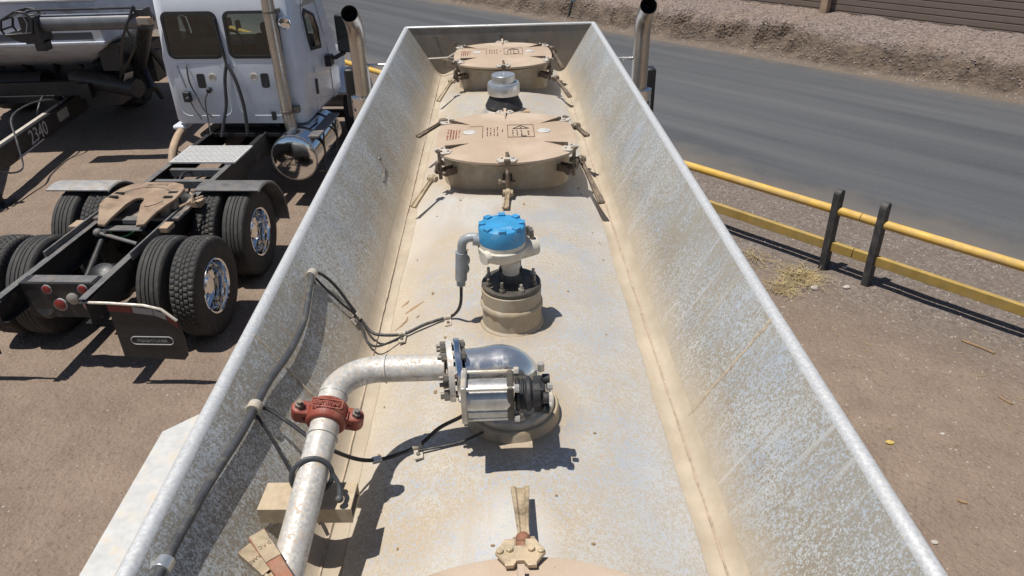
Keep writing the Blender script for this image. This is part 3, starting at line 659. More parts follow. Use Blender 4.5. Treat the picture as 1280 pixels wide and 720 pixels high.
# ---- blue-capped level transmitter on its flanged riser
L0 = Vector((.017, 1.782, -1.14))+OFF
m = MB(); m.lathe([(.092, -.03), (.090, .0), (.084, .006), (.083, .054), (.0875, .057), (.0885, .063), (.0865, .070), (.083, .073), (.084, .112), (.080, .115)], n=44, fn=lambda i, j, r: r+(.0012*sin(i*2.3)+.0008*sin(i*5.1) if 3 < j < 8 else 0))
lt = m.build('level_transmitter', 'collar_metal', TR, label='blue-capped level transmitter on a bolted riser'); lt.location = L0
m = MB(); m.lathe([(.081, .114), (.0825, .117), (.0825, .125), (.080, .128)], n=40); m.lathe([(.03, .128), (.028, .142), (.024, .155)], n=20); m.build('flange', 'dark_flange', lt)
for k in range(8):
    a = 2*pi*(k+.5)/8; m = MB(); c = Vector((.068*cos(a), .068*sin(a), .128)); m.cyl(c, c+Vector((0, 0, .010)), .0085, n=6); m.cyl(c, c+Vector((0, 0, .030 if k % 2 else .022)), .0045, n=8); m.build('stud', 'bolt_steel' if k % 3 else 'worn_aluminium', lt)
m = MB(); m.lathe([(.0235, .135), (.0235, .172), (.0265, .173), (.0265, .194), (.0235, .195), (.0235, .213)], n=24); m.build('neck', 'off_white_paint', lt)
HX = Vector((-.021, .0, -.012)); HZ = Vector((0, 0, -.012)); m = MB(); m.lathe([(.03, .212), (.055, .220), (.066, .235), (.067, .252), (.063, .256), (.063, .268)], HX, n=40)
hd = Vector((.85, .45, 0)).normalized()
m.cyl(HZ+hd*.0+Vector((0, 0, .232)), HZ+hd*.078+Vector((0, 0, .232)), .0285, n=24); m.cyl(-hd*.04+Vector((0, -.01, .230)), -hd*.082+Vector((0, -.02, .230)), .018, n=20)
m.build('housing', 'off_white_paint', lt)
m = MB(); m.lathe([(.0625, .266), (.0635, .270), (.0635, .309), (.0605, .315), (.052, .3165), (.0005, .3175)], HX, n=96, fn=None)
for k in range(8):
    a = 2*pi*k/8; R = Matrix.Rotation(a, 3, 'Z'); m.box(HX+R@Vector((.0535, 0, .3165)), (.0165, .019, .010), R)
m.build('blue_cap', 'blue_cap', lt, ang=30, bevel=.001)
m = MB()
for q in ((.056, .035), (.050, .045), (.059, .022)): m.cyl((q[0], q[1], .24), (q[0], q[1], .272), .006, n=8)
m.build('vent_plug', 'bolt_steel', lt)
# conduit elbow and fitting
m = MB(); m.tube([(-.07, .0, .256), (-.10, .0, .260)], .017, 14); m.tube([(-.088, .0, .266)]+arc((-.105, .0, .240), .026, 90, 180, 8, (1, 0, 0), (0, 0, 1))+[(-.133, .002, .215)], .0125, 14)
m.tube([(-.133, .002, .222), (-.139, .003, .135)], .0165, 16); m.cyl((-.139, .003, .137), (-.140, .003, .118), .014, n=6)
m.ball((-.121, .006, .195), .010, 1, 1, 1.6); m.ball((-.124, .006, .168), .010, 1, 1, 1.5)
m.build('conduit', 'grey_conduit', lt)

# ---- elbow valve with actuator
B0 = Vector((.008, 1.375, -1.14))+OFF
m = MB(); m.lathe([(.114, -.03), (.112, .018), (.108, .026), (.090, .027)], n=48)
va = m.build('outlet_valve', 'collar_metal', TR, label='polished elbow valve with a small actuator'); va.location = B0
m = MB(); m.lathe([(.100, .026), (.100, .040), (.097, .043), (.05, .044)], n=48); m.build('base_flange', 'worn_aluminium', va)
for k in range(8):
    a = 2*pi*(k+.3)/8; m = MB(); c = Vector((.084*cos(a), .084*sin(a), .043)); m.cyl(c, c+Vector((0, 0, .010)), .010, n=6); m.cyl(c, c+Vector((0, 0, .022)), .0052, n=8); m.build('stud', 'bolt_steel' if k % 2 else 'worn_aluminium', va)
m = MB(); el = [(.024, -.02, .043), (.024, -.045, .09)]+arc((-.030, -.072, .138), .054, 0, 90, 12, (1, 0, 0), (0, 0, 1))+[(-.06, -.082, .193), (-.103, -.09, .194)]
m.tube(el, .0440, 28); m.build('elbow', 'satin_chrome', va)
m = MB(); fc = Vector((-.109, -.092, .195)); fx = Vector((1, .35, 0)).normalized(); fx = Vector((1, .12, 0)).normalized()
m.lathe([(.03, -.012), (.068, -.012), (.070, -.010), (.070, .0), (.066, .002), (.03, .002)], fc, fx, 40); m.build('flange', 'chrome', va)
m = MB(); m.lathe([(.03, -.014), (.066, -.014), (.067, -.012), (.067, -.002), (.03, -.002)], fc-fx*.014, fx, 40); m.build('flange', 'pipe_metal', va)
y_ = Vector((0, 0, 1)).cross(fx).normalized()
for k in range(8):
    a = 2*pi*(k+.5)/8; c = fc+y_*(.056*cos(a))+Vector((0, 0, .056*sin(a))); m = MB()
    m.cyl(c-fx*.048, c+fx*.014, .005, n=8); m.cyl(c-fx*.040, c-fx*.028, .0095, n=6); m.cyl(c+fx*.002, c+fx*.012, .0095, n=6); m.build('stud', 'bolt_steel', va)
# actuator: square end plates, barrel, black spring head
m = MB(); ay, az = -.176, .190
m.box((.03, ay+.06, az-.03), (.05, .08, .05)); m.build('actuator_mount', 'dark_flange', va, bevel=.004)
m = MB(); m.box((-.098, ay, az), (.012, .072, .092)); m.build('end_plate', 'worn_aluminium', va, bevel=.003)
m = MB(); m.box((-.004, ay, az), (.014, .068, .084)); m.build('end_plate', 'dark_flange', va, bevel=.003)
m = MB(); m.lathe([(.0345, 0), (.0345, .090)], (-.094, ay, az), (1, 0, 0), 32)
m.box((-.048, ay, az-.027), (.09, .062, .018)); m.build('barrel', 'brushed', va, bevel=.002)
for dy in (-.029, .029):
    for dz in (-.038, .038):
        m = MB(); m.cyl((-.104, ay+dy, az+dz), (.010, ay+dy, az+dz), .0042, n=8); m.cyl((.004, ay+dy, az+dz), (.014, ay+dy, az+dz), .0085, n=6); m.build('tie_bolt', 'worn_aluminium', va)
m = MB(); m.lathe([(.034, 0), (.036, .006), (.030, .010), (.036, .014), (.030, .018), (.037, .022), (.037, .030), (.028, .034), (.028, .052)], (.007, ay+.006, az-.004), (1, 0, 0), 24)
m.box((.056, ay+.012, az-.01), (.024, .05, .06)); m.cyl((.062, ay-.02, az+.005), (.074, ay-.02, az+.005), .012, n=12); m.cyl((.062, ay+.02, az+.022), (.078, ay+.02, az+.022), .011, n=12); m.cyl((.06, ay-.01, az-.03), (.076, ay-.01, az-.03), .012, n=12)
m.build('spring_head', 'black_rubber', va, bevel=.002)
for a_, b_, r_ in (((.06, ay+.02, az+.045), (.06, ay+.02, az+.062), .008), ((.072, ay, az+.018), (.083, ay, az+.018), .007), ((.072, ay+.03, az-.006), (.085, ay+.03, az-.006), .007)):
    m = MB(); m.cyl(a_, b_, r_, n=6); m.build('nut', 'worn_aluminium', va)

# ---- vapour pipe with its red coupling and bracket
PZ = -.943; PY = 1.292
def pipe_at(t):          # the straight run towards the rear
    a = Vector((-.361, 1.214, PZ)); b = Vector((-.392, .78, -1.062)); return a.lerp(b, t)
ebc = Vector((-.274, PY-.087, PZ))
pts = [Vector((-.135, PY, PZ)), Vector((-.20, PY, PZ)), Vector((-.256, PY, PZ))]+arc(ebc, .087, 90, 178, 12, (1, 0, 0), (0, 1, 0))[1:]+[pipe_at(.06), pipe_at(.3), pipe_at(.7), pipe_at(1.0), pipe_at(1.6), pipe_at(2.6)]
m = MB(); m.tube(pts, .0290, 28)
vp = m.build('vapour_pipe', 'pipe_metal', TR, OFF, label='galvanised pipe elbow running to the rear along the left wall')
for p, q in ((Vector((-.262, PY, PZ)), Vector((1, 0, 0))), (pipe_at(.02), pipe_at(.02)-pipe_at(.1)), (pipe_at(.24), pipe_at(.2)-pipe_at(.3))):
    m = MB(); x, y, z = m.frame(q); m.tube([p+x*(.0302*cos(2*pi*i/24))+y*(.0302*sin(2*pi*i/24)) for i in range(24)], .0016, 6, close=True); m.build('pipe_weld', 'pipe_metal', vp, OFF)
cc = pipe_at(.125); cx_ = (pipe_at(0)-pipe_at(1)).normalized()
m = MB(); m.lathe([(.031, -.024), (.037, -.024), (.0415, -.016), (.043, -.006), (.043, .006), (.0415, .016), (.037, .024), (.031, .024)], cc, cx_, 36)
sd = Vector((1, -.2, -.30)).normalized(); sd = (sd-cx_*sd.dot(cx_)).normalized(); pp = cx_.cross(sd)
R = Matrix((sd, cx_, pp)).transposed()
for s_ in (-1, 1):
    for q in (-1, 1): m.box(cc+sd*(s_*.047)+pp*(q*.0105), (.030, .032, .015), R)
    m.lathe([(.013, -.0185), (.0165, -.0165), (.0165, .0165), (.013, .0185)], cc+sd*(s_*.056), pp, 18)
cp = m.build('pipe_coupling', 'red_coupling', TR, OFF, bevel=.003, label='red grooved coupling on the vapour pipe')
for s_ in (-1, 1):
    m = MB(); c = cc+sd*(s_*.0565); m.cyl(c-pp*.036, c+pp*.034, .005, n=10); m.cyl(c+pp*.018, c+pp*.026, .009, n=6); m.cyl(c-pp*.028, c-pp*.018, .009, n=6); m.build('bolt', 'bolt_steel', cp, OFF)
tz_ = (Vector((.15, -.45, .9))); tz_ = (tz_-cx_*tz_.dot(cx_)).normalized(); tx_ = -cx_.cross(tz_).normalized()
m = MB(); Mt = Matrix.Translation(cc+tz_*.0433)@Matrix((-tx_, -cx_, tz_)).transposed().to_4x4()
for r, (w_, t_) in enumerate(()): pass
m.text('GRUNAR', .0125, Mt, .0012); m.build('cast_lettering', 'red_coupling', cp, OFF)
m = MB()
for a, b in (((-.03, -.009), (.03, -.009)), ((.03, -.009), (.03, .009)), ((.03, .009), (-.03, .009)), ((-.03, .009), (-.03, -.009))): m.bar(Mt@Vector((*a, 0)), Mt@Vector((*b, 0)), .002, .002, up=tz_)
m.build('cast_frame', 'red_coupling', cp, OFF)
# bracket: square tube off the wall
m = MB(); bc = Vector((-.392, 1.035, -1.069)); R = Matrix.Rotation(radians(-2), 3, 'Z')
W_, D_, H_ = .178, .070, .036; t_ = .005
m.box(bc+R@Vector((0, 0, H_/2-t_/2)), (W_, D_, t_), R); m.box(bc+R@Vector((0, -D_/2+t_/2, -t_/2)), (W_, t_, H_-t_), R); m.box(bc+R@Vector((0, D_/2-t_/2, -t_/2)), (W_, t_, H_-t_), R); m.box(bc+R@Vector((0, 0, -H_/2+t_/2)), (W_-.001, D_-2*t_, t_), R)
br = m.build('pipe_bracket', 'handle_brass', TR, OFF, label='tan square-tube bracket under the pipe')
MAT['bracket'] = simple('bracket', (.42, .33, .22), .7, .1, .2, 40, dust=.4, dustcol=(.48, .40, .30)); br.data.materials[0] = MAT['bracket']
m = MB(); u0 = pipe_at(.43); x, y, z = m.frame(cx_)
ring = [u0+Vector((.037*cos(2*pi*i/28), .012*sin(2*pi*i/28+.6), 0))+Vector((0, 0, .036*sin(2*pi*i/28))) for i in range(28)]
m.tube(ring, .0048, 8, close=True); m.tube(smooth([ring[0]+Vector((0, 0, 0)), ring[0]+Vector((.012, -.012, -.02)), ring[0]+Vector((.014, -.03, -.035))]), .0048, 8); m.ball(ring[0]+Vector((.014, -.03, -.036)), .008)
m.build('pipe_loop', 'hose_rubber', TR, OFF)

# ---- cables and clips
m = MB(); hz = [(-.560, .4, -.94), (-.554, .795, -.953), (-.546, .978, -.962), (-.536, 1.133, -.977), (-.533, 1.212, -.981), (-.529, 1.319, -.986), (-.518, 1.457, -1.002), (-.517, 1.603, -1.005), (-.528, 1.737, -.986), (-.534, 1.80, -.979)]
m.tube(smooth(hz), .0084, 12); m.build('cable_hose', 'hose_rubber', TR, OFF)
def crown(x): return ZT+sqrt(RT*RT-(x-XC)**2)
def cable(pts, r, name='cable'):
    mm = MB(); mm.tube(smooth(pts), r, 8); return mm.build(name, 'black_rubber', TR, OFF)
cable([(-.534, 1.80, -.979), (-.518, 1.83, -1.000), (-.490, 1.855, -1.055), (-.452, 1.85, -1.125), (-.432, 1.845, -1.16), (-.40, 1.82, -1.192), (-.365, 1.805, -1.195), (-.30, 1.80, -1.19), (-.24, 1.812, -1.168), (-.18, 1.825, -1.155), (-.15, 1.82, -1.14), (-.128, 1.79, -1.085), (-.122, 1.784, -1.0)], .0046)
cable([(-.534, 1.80, -.984), (-.515, 1.80, -1.015), (-.47, 1.815, -1.09), (-.44, 1.84, -1.15), (-.41, 1.79, -1.20), (-.37, 1.755, -1.20), (-.30, 1.79, -1.19)], .0035)
cable([(-.533, 1.225, -.984), (-.510, 1.235, -.998), (-.46, 1.21, -1.02), (-.40, 1.185, -1.055), (-.345, 1.22, -1.13), (-.305, 1.255, -1.17), (-.26, 1.272, -1.172), (-.21, 1.285, -1.158), (-.16, 1.30, -1.12), (-.10, 1.27, -1.06), (-.06, 1.225, -.985)], .0046)
cable([(-.533, 1.215, -.988), (-.50, 1.19, -1.04), (-.44, 1.13, -1.13), (-.40, 1.09, -1.19)], .0038)
cable([(-.21, 1.270, -1.16), (-.12, 1.275, -1.145), (-.06, 1.28, -1.12)], .003)
def clip(p, ax, nrm, r=.008, pad=True):
    mm = MB(); p = Vector(p); mm.cyl(p-Vector(ax).normalized()*.011, p+Vector(ax).normalized()*.011, r, n=14)
    o = mm.build('cable_clip', 'clip_tan' if pad else 'aluminium', TR, OFF, bevel=.001)
    if pad:
        mm = MB(); n_ = Vector(nrm).normalized(); a_ = Vector(ax).normalized(); s_ = a_.cross(n_).normalized()
        if s_.y > 0: s_ = -s_
        R_ = Matrix((a_, s_, n_)).transposed(); c = p-n_*(r-.001)+s_*.020
        mm.box(c, (.020, .034, .004), R_); mm.build('clip_tab', 'clip_tan', o, OFF)
        mm = MB(); mm.cyl(c+n_*.002+s_*.004, c+n_*.006+s_*.004, .005, n=8); mm.build('screw', 'bolt_steel', o, OFF)
wn = (.866, 0, .5)
clip((-.555, .80, -.955), (.05, 1, -.05), wn, .0155, False); clip((-.534, 1.222, -.982), (.05, 1, 0), wn, .0155); clip((-.535, 1.795, -.980), (.1, 1, 0), wn, .0145)
clip((-.437, 1.846, -1.152), (.55, -.1, -.8), wn); clip((-.305, 1.80, -1.188), (1, 0, 0.1), (-.3, 0, .95)); clip((-.172, 1.826, -1.153), (1, .1, .1), (-.2, 0, .97))
clip((-.303, 1.256, -1.170), (1, .3, .0), (-.3, 0, .95), .0085, False); clip((-.213, 1.284, -1.158), (1, .15, .1), (-.2, 0, .97))
# dark dried smears and specks stuck on the tank
def smear(pts, wd):
    mm = MB(); P = [Vector((x, y, crown(x)+.0006)) for x, y in pts]; n = len(P); vs = []
    for i, p in enumerate(P):
        d = (P[min(i+1, n-1)]-P[max(i-1, 0)]).normalized(); s_ = Vector((-d.y, d.x, 0)); k = wd*sin(pi*(i+.35)/(n-.3))
        vs += [p+s_*k, p-s_*k*.8]
    mm.add(vs, [(2*i, 2*i+1, 2*i+3, 2*i+2) for i in range(n-1)]); mm.build('dirt_smear', 'straw_brown', TR, OFF)
def TP(u, v):
    d = Vector(((u-640)/FPX, (360-v)/FPX, 1)); w_ = r2*d.x+u2*d.y+fwd*d.z; k = -1.16/w_.z; return (w_.x*k, w_.y*k)
for pts, wd in (([(491, 393), (500, 390), (507, 386), (508, 381)], .005), ([(505, 376), (513, 373), (521, 371), (529, 368)], .006), ([(500, 365), (507, 363), (510, 360)], .006), ([(519, 386), (524, 384)], .004)):
    smear([TP(*p) for p in pts], wd)
mm = MB(); rr = random.Random(5)
for k in range(70):
    x = rr.uniform(-.33, .36); y = rr.uniform(.8, 4.0); s_ = rr.uniform(.0015, .005)
    if min((Vector((x, y))-Vector(q)).length for q in ((.017, 1.77), (.008, 1.375), (.022, 3.0))) < .13: continue
    mm.ball((x, y, crown(x)+s_*.2), s_, 1, rr.uniform(.6, 1.8), .5, 4)
o = mm.build('grit', 'straw_brown', TR, OFF); o['kind'] = 'stuff'
# running gear of the trailer, under the tank
for y in (-2.2, -.95):
    for sx in (-1, 1):
        pass

# ================================================================== WHEELS (prototype)
def tyre_mesh(r=.525, w_=.27, seed=0, drive=True):
    m = MB(); N = 159
    pts = [(.288, -.105), (.292, -.118), (.345, -.131), (.42, -.137), (.475, -.133), (.505, -.121), (.520, -.108), (.523, -.072), (.524, -.066), (.5235, -.060), (.525, -.024), (.525, -.018), (.5255, -.012),
           (.5255, .012), (.525, .018), (.525, .024), (.5235, .060), (.524, .066), (.523, .072), (.520, .108), (.505, .121), (.475, .133), (.42, .137), (.345, .131), (.292, .118), (.288, .105)]
    def fn(i, j, rr):
        q = rr
        if j in (8, 11, 14, 17): return q-.013
        if drive:
            ph = i % 3
            if j in (6, 7, 18, 19) and ph == 0: q -= .013
            if j in (9, 10, 15, 16) and ph == 1: q -= .012
            if j in (12, 13) and ph == 2: q -= .012
        elif j in (6, 19) and i % 2 == 0: q -= .004
        return q
    m.lathe(pts, (0, 0, 0), (1, 0, 0), N, fn, cap=False); return m
TYRE = {}
def wheel_set(parent, x, y, side, outer, drive=True):
    """one tyre on its rim; side=+1 faces +x"""
    m = MB(); s_ = side
    if outer:   # deep dish
        m.lathe([(.287, -.10), (.287, .112), (.296, .122), (.290, .128), (.272, .120), (.262, .09), (.256, -.02), (.232, -.052), (.150, -.058), (.145, -.03), (.11, -.022), (.105, .035), (.085, .05), (.02, .052), (.0005, .052)], (0, 0, 0), (s_, 0, 0), 48, cap=False)
    else:
        m.lathe([(.287, -.10), (.287, .11), (.296, .12), (.28, .122), (.262, .08), (.25, .04), (.1, .03), (.0005, .03)], (0, 0, 0), (s_, 0, 0), 40, cap=False)
    wh = m.build('wheel', 'chrome' if outer else 'frame_black', parent, ang=30); wh.location = (x, y, .52)
    if drive not in TYRE: TYRE[drive] = tyre_mesh(drive=drive).build('tyre', 'tyre_rubber', wh, ang=28)
    else:
        t = TYRE[drive].copy(); COL.objects.link(t); t.parent = wh
    if outer:
        m = MB()
        for k in range(10):
            a = 2*pi*k/10; c = Vector((-.054*s_, .168*cos(a), .168*sin(a))); m.cyl(c, c+Vector((.026*s_, 0, 0)), .014, n=6)
        m.build('lug_nuts', 'chrome', wh); m = MB()
        for k in range(10):
            a = 2*pi*(k+.5)/10; c = Vector((-.0535*s_, .205*cos(a), .205*sin(a))); m.cyl(c, c+Vector((.003*s_, 0, 0)), .022, n=14)
        m.build('hand_hole', 'soot', wh)
    return wh

# ================================================================== TRACTOR
def rounded_rect(w_, h_, r, n=4):
    o = []
    for cx, cy, a0 in ((w_/2-r, h_/2-r, 0), (-w_/2+r, h_/2-r, 90), (-w_/2+r, -h_/2+r, 180), (w_/2-r, -h_/2+r, 270)):
        for i in range(n+1): a = radians(a0+90*i/n); o.append((cx+r*cos(a), cy+r*sin(a)))
    return o
def cab_shell(parent, x0, ybk, zb, ztop, half, length=1.85, nose=True):
    """cab: back wall at y=ybk, rounded rear corners, raked screen, sloping hood ahead"""
    m = MB()
    def ring(y0, y1, hw, z, r):
        o = rounded_rect(2*hw, y1-y0, r, 5); return [Vector((x0+x, (y0+y1)/2+y, z)) for x, y in o]
    H_ = ztop-zb
    m.loft([ring(ybk+.02, ybk+length+.10, half-.03, zb, .13), ring(ybk, ybk+length+.12, half, zb+.05, .15), ring(ybk, ybk+length+.12, half, zb+H_*.48, .15), ring(ybk+.005, ybk+length-.02, half-.02, zb+H_*.56, .16), ring(ybk+.02, ybk+length-.25, half-.05, zb+H_*.90, .17),
            ring(ybk+.06, ybk+length-.38, half-.10, ztop-.05, .2), ring(ybk+.2, ybk+length-.6, half-.28, ztop, .2)])
    cab = m.build('cab', 'white_paint', parent, ang=40)
    if nose:
        cut = []
        def prismY(outl, y0, y1):
            q = MB(); n = len(outl); q.add([(x, y0, z) for x, z in outl]+[(x, y1, z) for x, z in outl], [tuple(range(n)), tuple(range(n, 2*n))]+[(i, (i+1) % n, n+(i+1) % n, n+i) for i in range(n)]); return q
        inner = MB(); inner.loft([ring(ybk+.07, ybk+length-.02, half-.08, zb+.12, .1), ring(ybk+.07, ybk+length-.02, half-.08, zb+H_*.5, .1), ring(ybk+.09, ybk+length-.32, half-.13, zb+H_*.88, .1), ring(ybk+.14, ybk+length-.5, half-.2, ztop-.09, .1)]); cut.append(inner)
        for xa, xb in ((-.70, .01), (.16, .85)):
            cut.append(prismY([((xa+xb)/2+x, 2.33+z) for x, z in rounded_rect(xb-xa, .55, .07, 5)], ybk-.1, ybk+.25))
        cut.append(prismY([(x0+x, 2.30+z) for x, z in rounded_rect(1.62, .62, .1, 4)], ybk+length-.75, ybk+length+.4))
        q = MB(); o = [(5.31, 2.02), (5.77, 1.96), (5.80, 2.19), (5.72, 2.40), (5.38, 2.52), (5.29, 2.47)]; n = len(o)
        q.add([(x0-1.3, y, z) for y, z in o]+[(x0+1.3, y, z) for y, z in o], [tuple(range(n)), tuple(range(n, 2*n))]+[(i, (i+1) % n, n+(i+1) % n, n+i) for i in range(n)]); cut.append(q)
        tmp = []
        for i, q in enumerate(cut):
            t_ = q.build('cutter', 'cab_inside', parent); tmp.append(t_)
            b = cab.modifiers.new('cut%d' % i, 'BOOLEAN'); b.operation = 'DIFFERENCE'; b.object = t_; b.solver = 'EXACT'; b.material_mode = 'TRANSFER'
        dg = bpy.context.evaluated_depsgraph_get(); me = bpy.data.meshes.new_from_object(cab.evaluated_get(dg)); cab.modifiers.clear(); old = cab.data; cab.data = me; bpy.data.meshes.remove(old)
        for p in me.polygons: p.use_smooth = True
        me.set_sharp_from_angle(angle=radians(40))
        for t_ in tmp: bpy.data.objects.remove(t_)
    return cab
TRX, TRY, TRTH = -4.2, 5.78, radians(4.6)
TK = thing('tractor_truck', 'white day-cab tractor truck parked without a trailer, bare black frame and fifth wheel showing', 'truck', (TRX, TRY, 0), -TRTH)
CX = .09; CB = 4.7
# frame
for sx in (-1, 1):
    m = MB(); x = sx*.40
    sec = [(-.035, .70), (.035, .70), (.035, .708), (-.027, .708), (-.027, .962), (.035, .962), (.035, .97), (-.035, .97)]
    rings = [[Vector((x-sx*px+0, y, pz if y > .0 else .84+(pz-.84)*.8)) for px, pz in sec] for y in (-.02, .55, 2.0, 4.0, 7.6)]
    m.loft(rings); fr = m.build('frame_rail', 'frame_black', TK)
    m = MB(); m.box((x-sx*.0, 1.95, .974), (.072, 3.9, .006)); m.build('rail_flange', 'frame_top', fr)
    m = MB(); m.box((x+sx*.045, 1.55, .99), (.02, 1.5, .09)); m.build('slide_rail', 'frame_top', TK, bevel=.003)
for y, z in ((2.92, .955), (3.32, .95), (4.1, .95), (5.2, .9)):
    m = MB(); m.box((0, y, z-.06), (.73, .07, .10)); m.build('crossmember', 'frame_top', TK, bevel=.004)
# tail cross plate and lamps
m = MB(); m.box((0, .33, .985), (.72, .16, .012)); m.box((0, .262, .80), (.70, .012, .36)); tp = m.build('tail_plate', 'frame_black', TK)
m = MB(); m.box((.03, .33, .995), (.62, .13, .010)); m.build('plate_top', 'frame_top', tp)
for x, z, r, mt in ((-.10, .93, .04, 'red_lens'), (.25, .935, .042, 'red_lens'), (-.02, .765, .055, 'red_lens'), (.27, .765, .055, 'red_lens')):
    m = MB(); m.lathe([(r, 0), (r, .02), (r*.8, .028), (.0005, .03)], (x, .256, z), (0, -1, 0), 20, cap=False); l = m.build('tail_lamp', mt, TK)
    m = MB(); m.lathe([(r*1.0, 0), (r*1.18, .0), (r*1.18, .016), (r*1.0, .016)], (x, .256, z), (0, -1, 0), 20, cap=False); m.build('lamp_ring', 'grey_print', l)
m = MB(); m.lathe([(.058, 0), (.058, .02), (.045, .03), (.0005, .032)], (.12, .256, .83), (0, -1, 0), 20, cap=False); m.build('reversing_lamp', 'clear_lens', TK)
m = MB(); m.lathe([(.13, 0), (.14, .1), (.1, .14)], (-.2, .40, .70), (0, -1, .3), 20); m.build('tow_hitch', 'frame_black', TK)
# axles, differential, springs, air bags, rods
for y in (1.05, 2.35):
    m = MB(); m.cyl((-.8, y, .52), (.8, y, .52), .075, n=16); m.ball((0, y, .54), .21, 1.0, .95, 1.0); m.lathe([(.19, 0), (.18, .1), (.1, .16), (.0005, .17)], (.0, y-.08, .60), (0, -.75, .65), 24, cap=False); m.build('drive_axle', 'black_paint', TK)
    for sx in (-1, 1):
        m = MB(); m.lathe([(.11, .42), (.135, .5), (.135, .62), (.11, .70)], (sx*.42, y+.32, 0), n=20); m.build('air_bag', 'black_rubber', TK)
        m = MB(); m.cyl((sx*.20, y-.22, .60), (sx*.26, y+.5, .90), .035, n=10); m.build('torque_rod', 'frame_black', TK)
m = MB(); m.cyl((.23, .86, .62), (.29, 1.02, .86), .045, n=12)
for k in range(5): m.lathe([(.058, -.01), (.058, .01)], Vector((.23, .86, .62)).lerp(Vector((.29, 1.02, .86)), k/4.5+.05), (.06, .16, .24), 14)
m.build('shock_absorber', 'handle_rust', TK)
m = MB(); m.cyl((-.28, 1.45, .93), (.25, 1.25, .90), .022, n=10); m.ball((-.28, 1.45, .93), .05); m.build('torque_rod', 'frame_top', TK)
m = MB(); m.cyl((0, 2.5, .58), (0, 5.2, .75), .055, n=16); m.build('drive_shaft', 'frame_black', TK)
m = MB(); m.tube(smooth([(-.18, 1.5, .93), (-.07, 1.42, .89), (.05, 1.5, .90), (.13, 1.66, .98), (.2, 1.72, .99)]), .009, 6); m.build('air_hose', 'green_hose', TK, label='bright green air hose between the frame rails')
rr = random.Random(2)
for k in range(7):
    x0 = rr.uniform(-.28, .28); y0 = rr.uniform(2.6, 4.3); m = MB()
    m.tube(smooth([(x0, y0, .8), (x0+rr.uniform(-.1, .1), y0+.3, rr.uniform(.8, .95)), (x0+rr.uniform(-.15, .15), y0+.7, .82)]), .014, 6); m.build('air_hose', 'black_rubber', TK)
for k in range(4):
    m = MB(); y0 = 3.2+k*.26; m.lathe([(.10, 0), (.12, .03), (.12, .42), (.10, .45)], (rr.uniform(-.1, .1)-.2+.0, y0, .55), (1, 0, 0), 16); m.build('air_tank', 'frame_black', TK)
# wheels
for y in (1.05, 2.35):
    for sx, xo, xi in ((1, .985, .645), (-1, -1.03, -.69)):
        wheel_set(TK, xo, y, sx, True, drive=(y < 2)); wheel_set(TK, xi, y, sx, False, drive=(y > 2))
for sx in (-1, 1):
    wheel_set(TK, CX+sx*1.0, 7.35, sx, True, drive=False)
m = MB(); m.box((CX, 7.35, .45), (1.8, .12, .12)); m.build('steer_axle', 'frame_black', TK)
# quarter fenders over the forward drive wheels
for sx, cx in ((1, .86), (-1, -.92)):
    m = MB(); rings = []
    for i in range(15):
        a = radians(105-i*8.2); o = []
        for r in (.585, .597): o.append((r*cos(a), r*sin(a)))
        rings.append([Vector((cx-.37, 2.37+o[0][0], .52+o[0][1])), Vector((cx+.37, 2.37+o[0][0], .52+o[0][1])), Vector((cx+.375, 2.37+o[0][0], .50+o[0][1])), Vector((cx+.385, 2.37+o[1][0], .51+o[1][1])), Vector((cx+.37, 2.37+o[1][0], .525+o[1][1])), Vector((cx-.37, 2.37+o[1][0], .525+o[1][1]))])
    m.loft(rings); m.build('fender', 'frame_top' if sx > 0 else 'fender_grey', TK, ang=40)
    m = MB(); m.cyl((sx*.42, 2.45, .9), (cx+sx*.2, 2.45, 1.07), .025, n=10); m.build('fender_bracket', 'frame_black', TK)
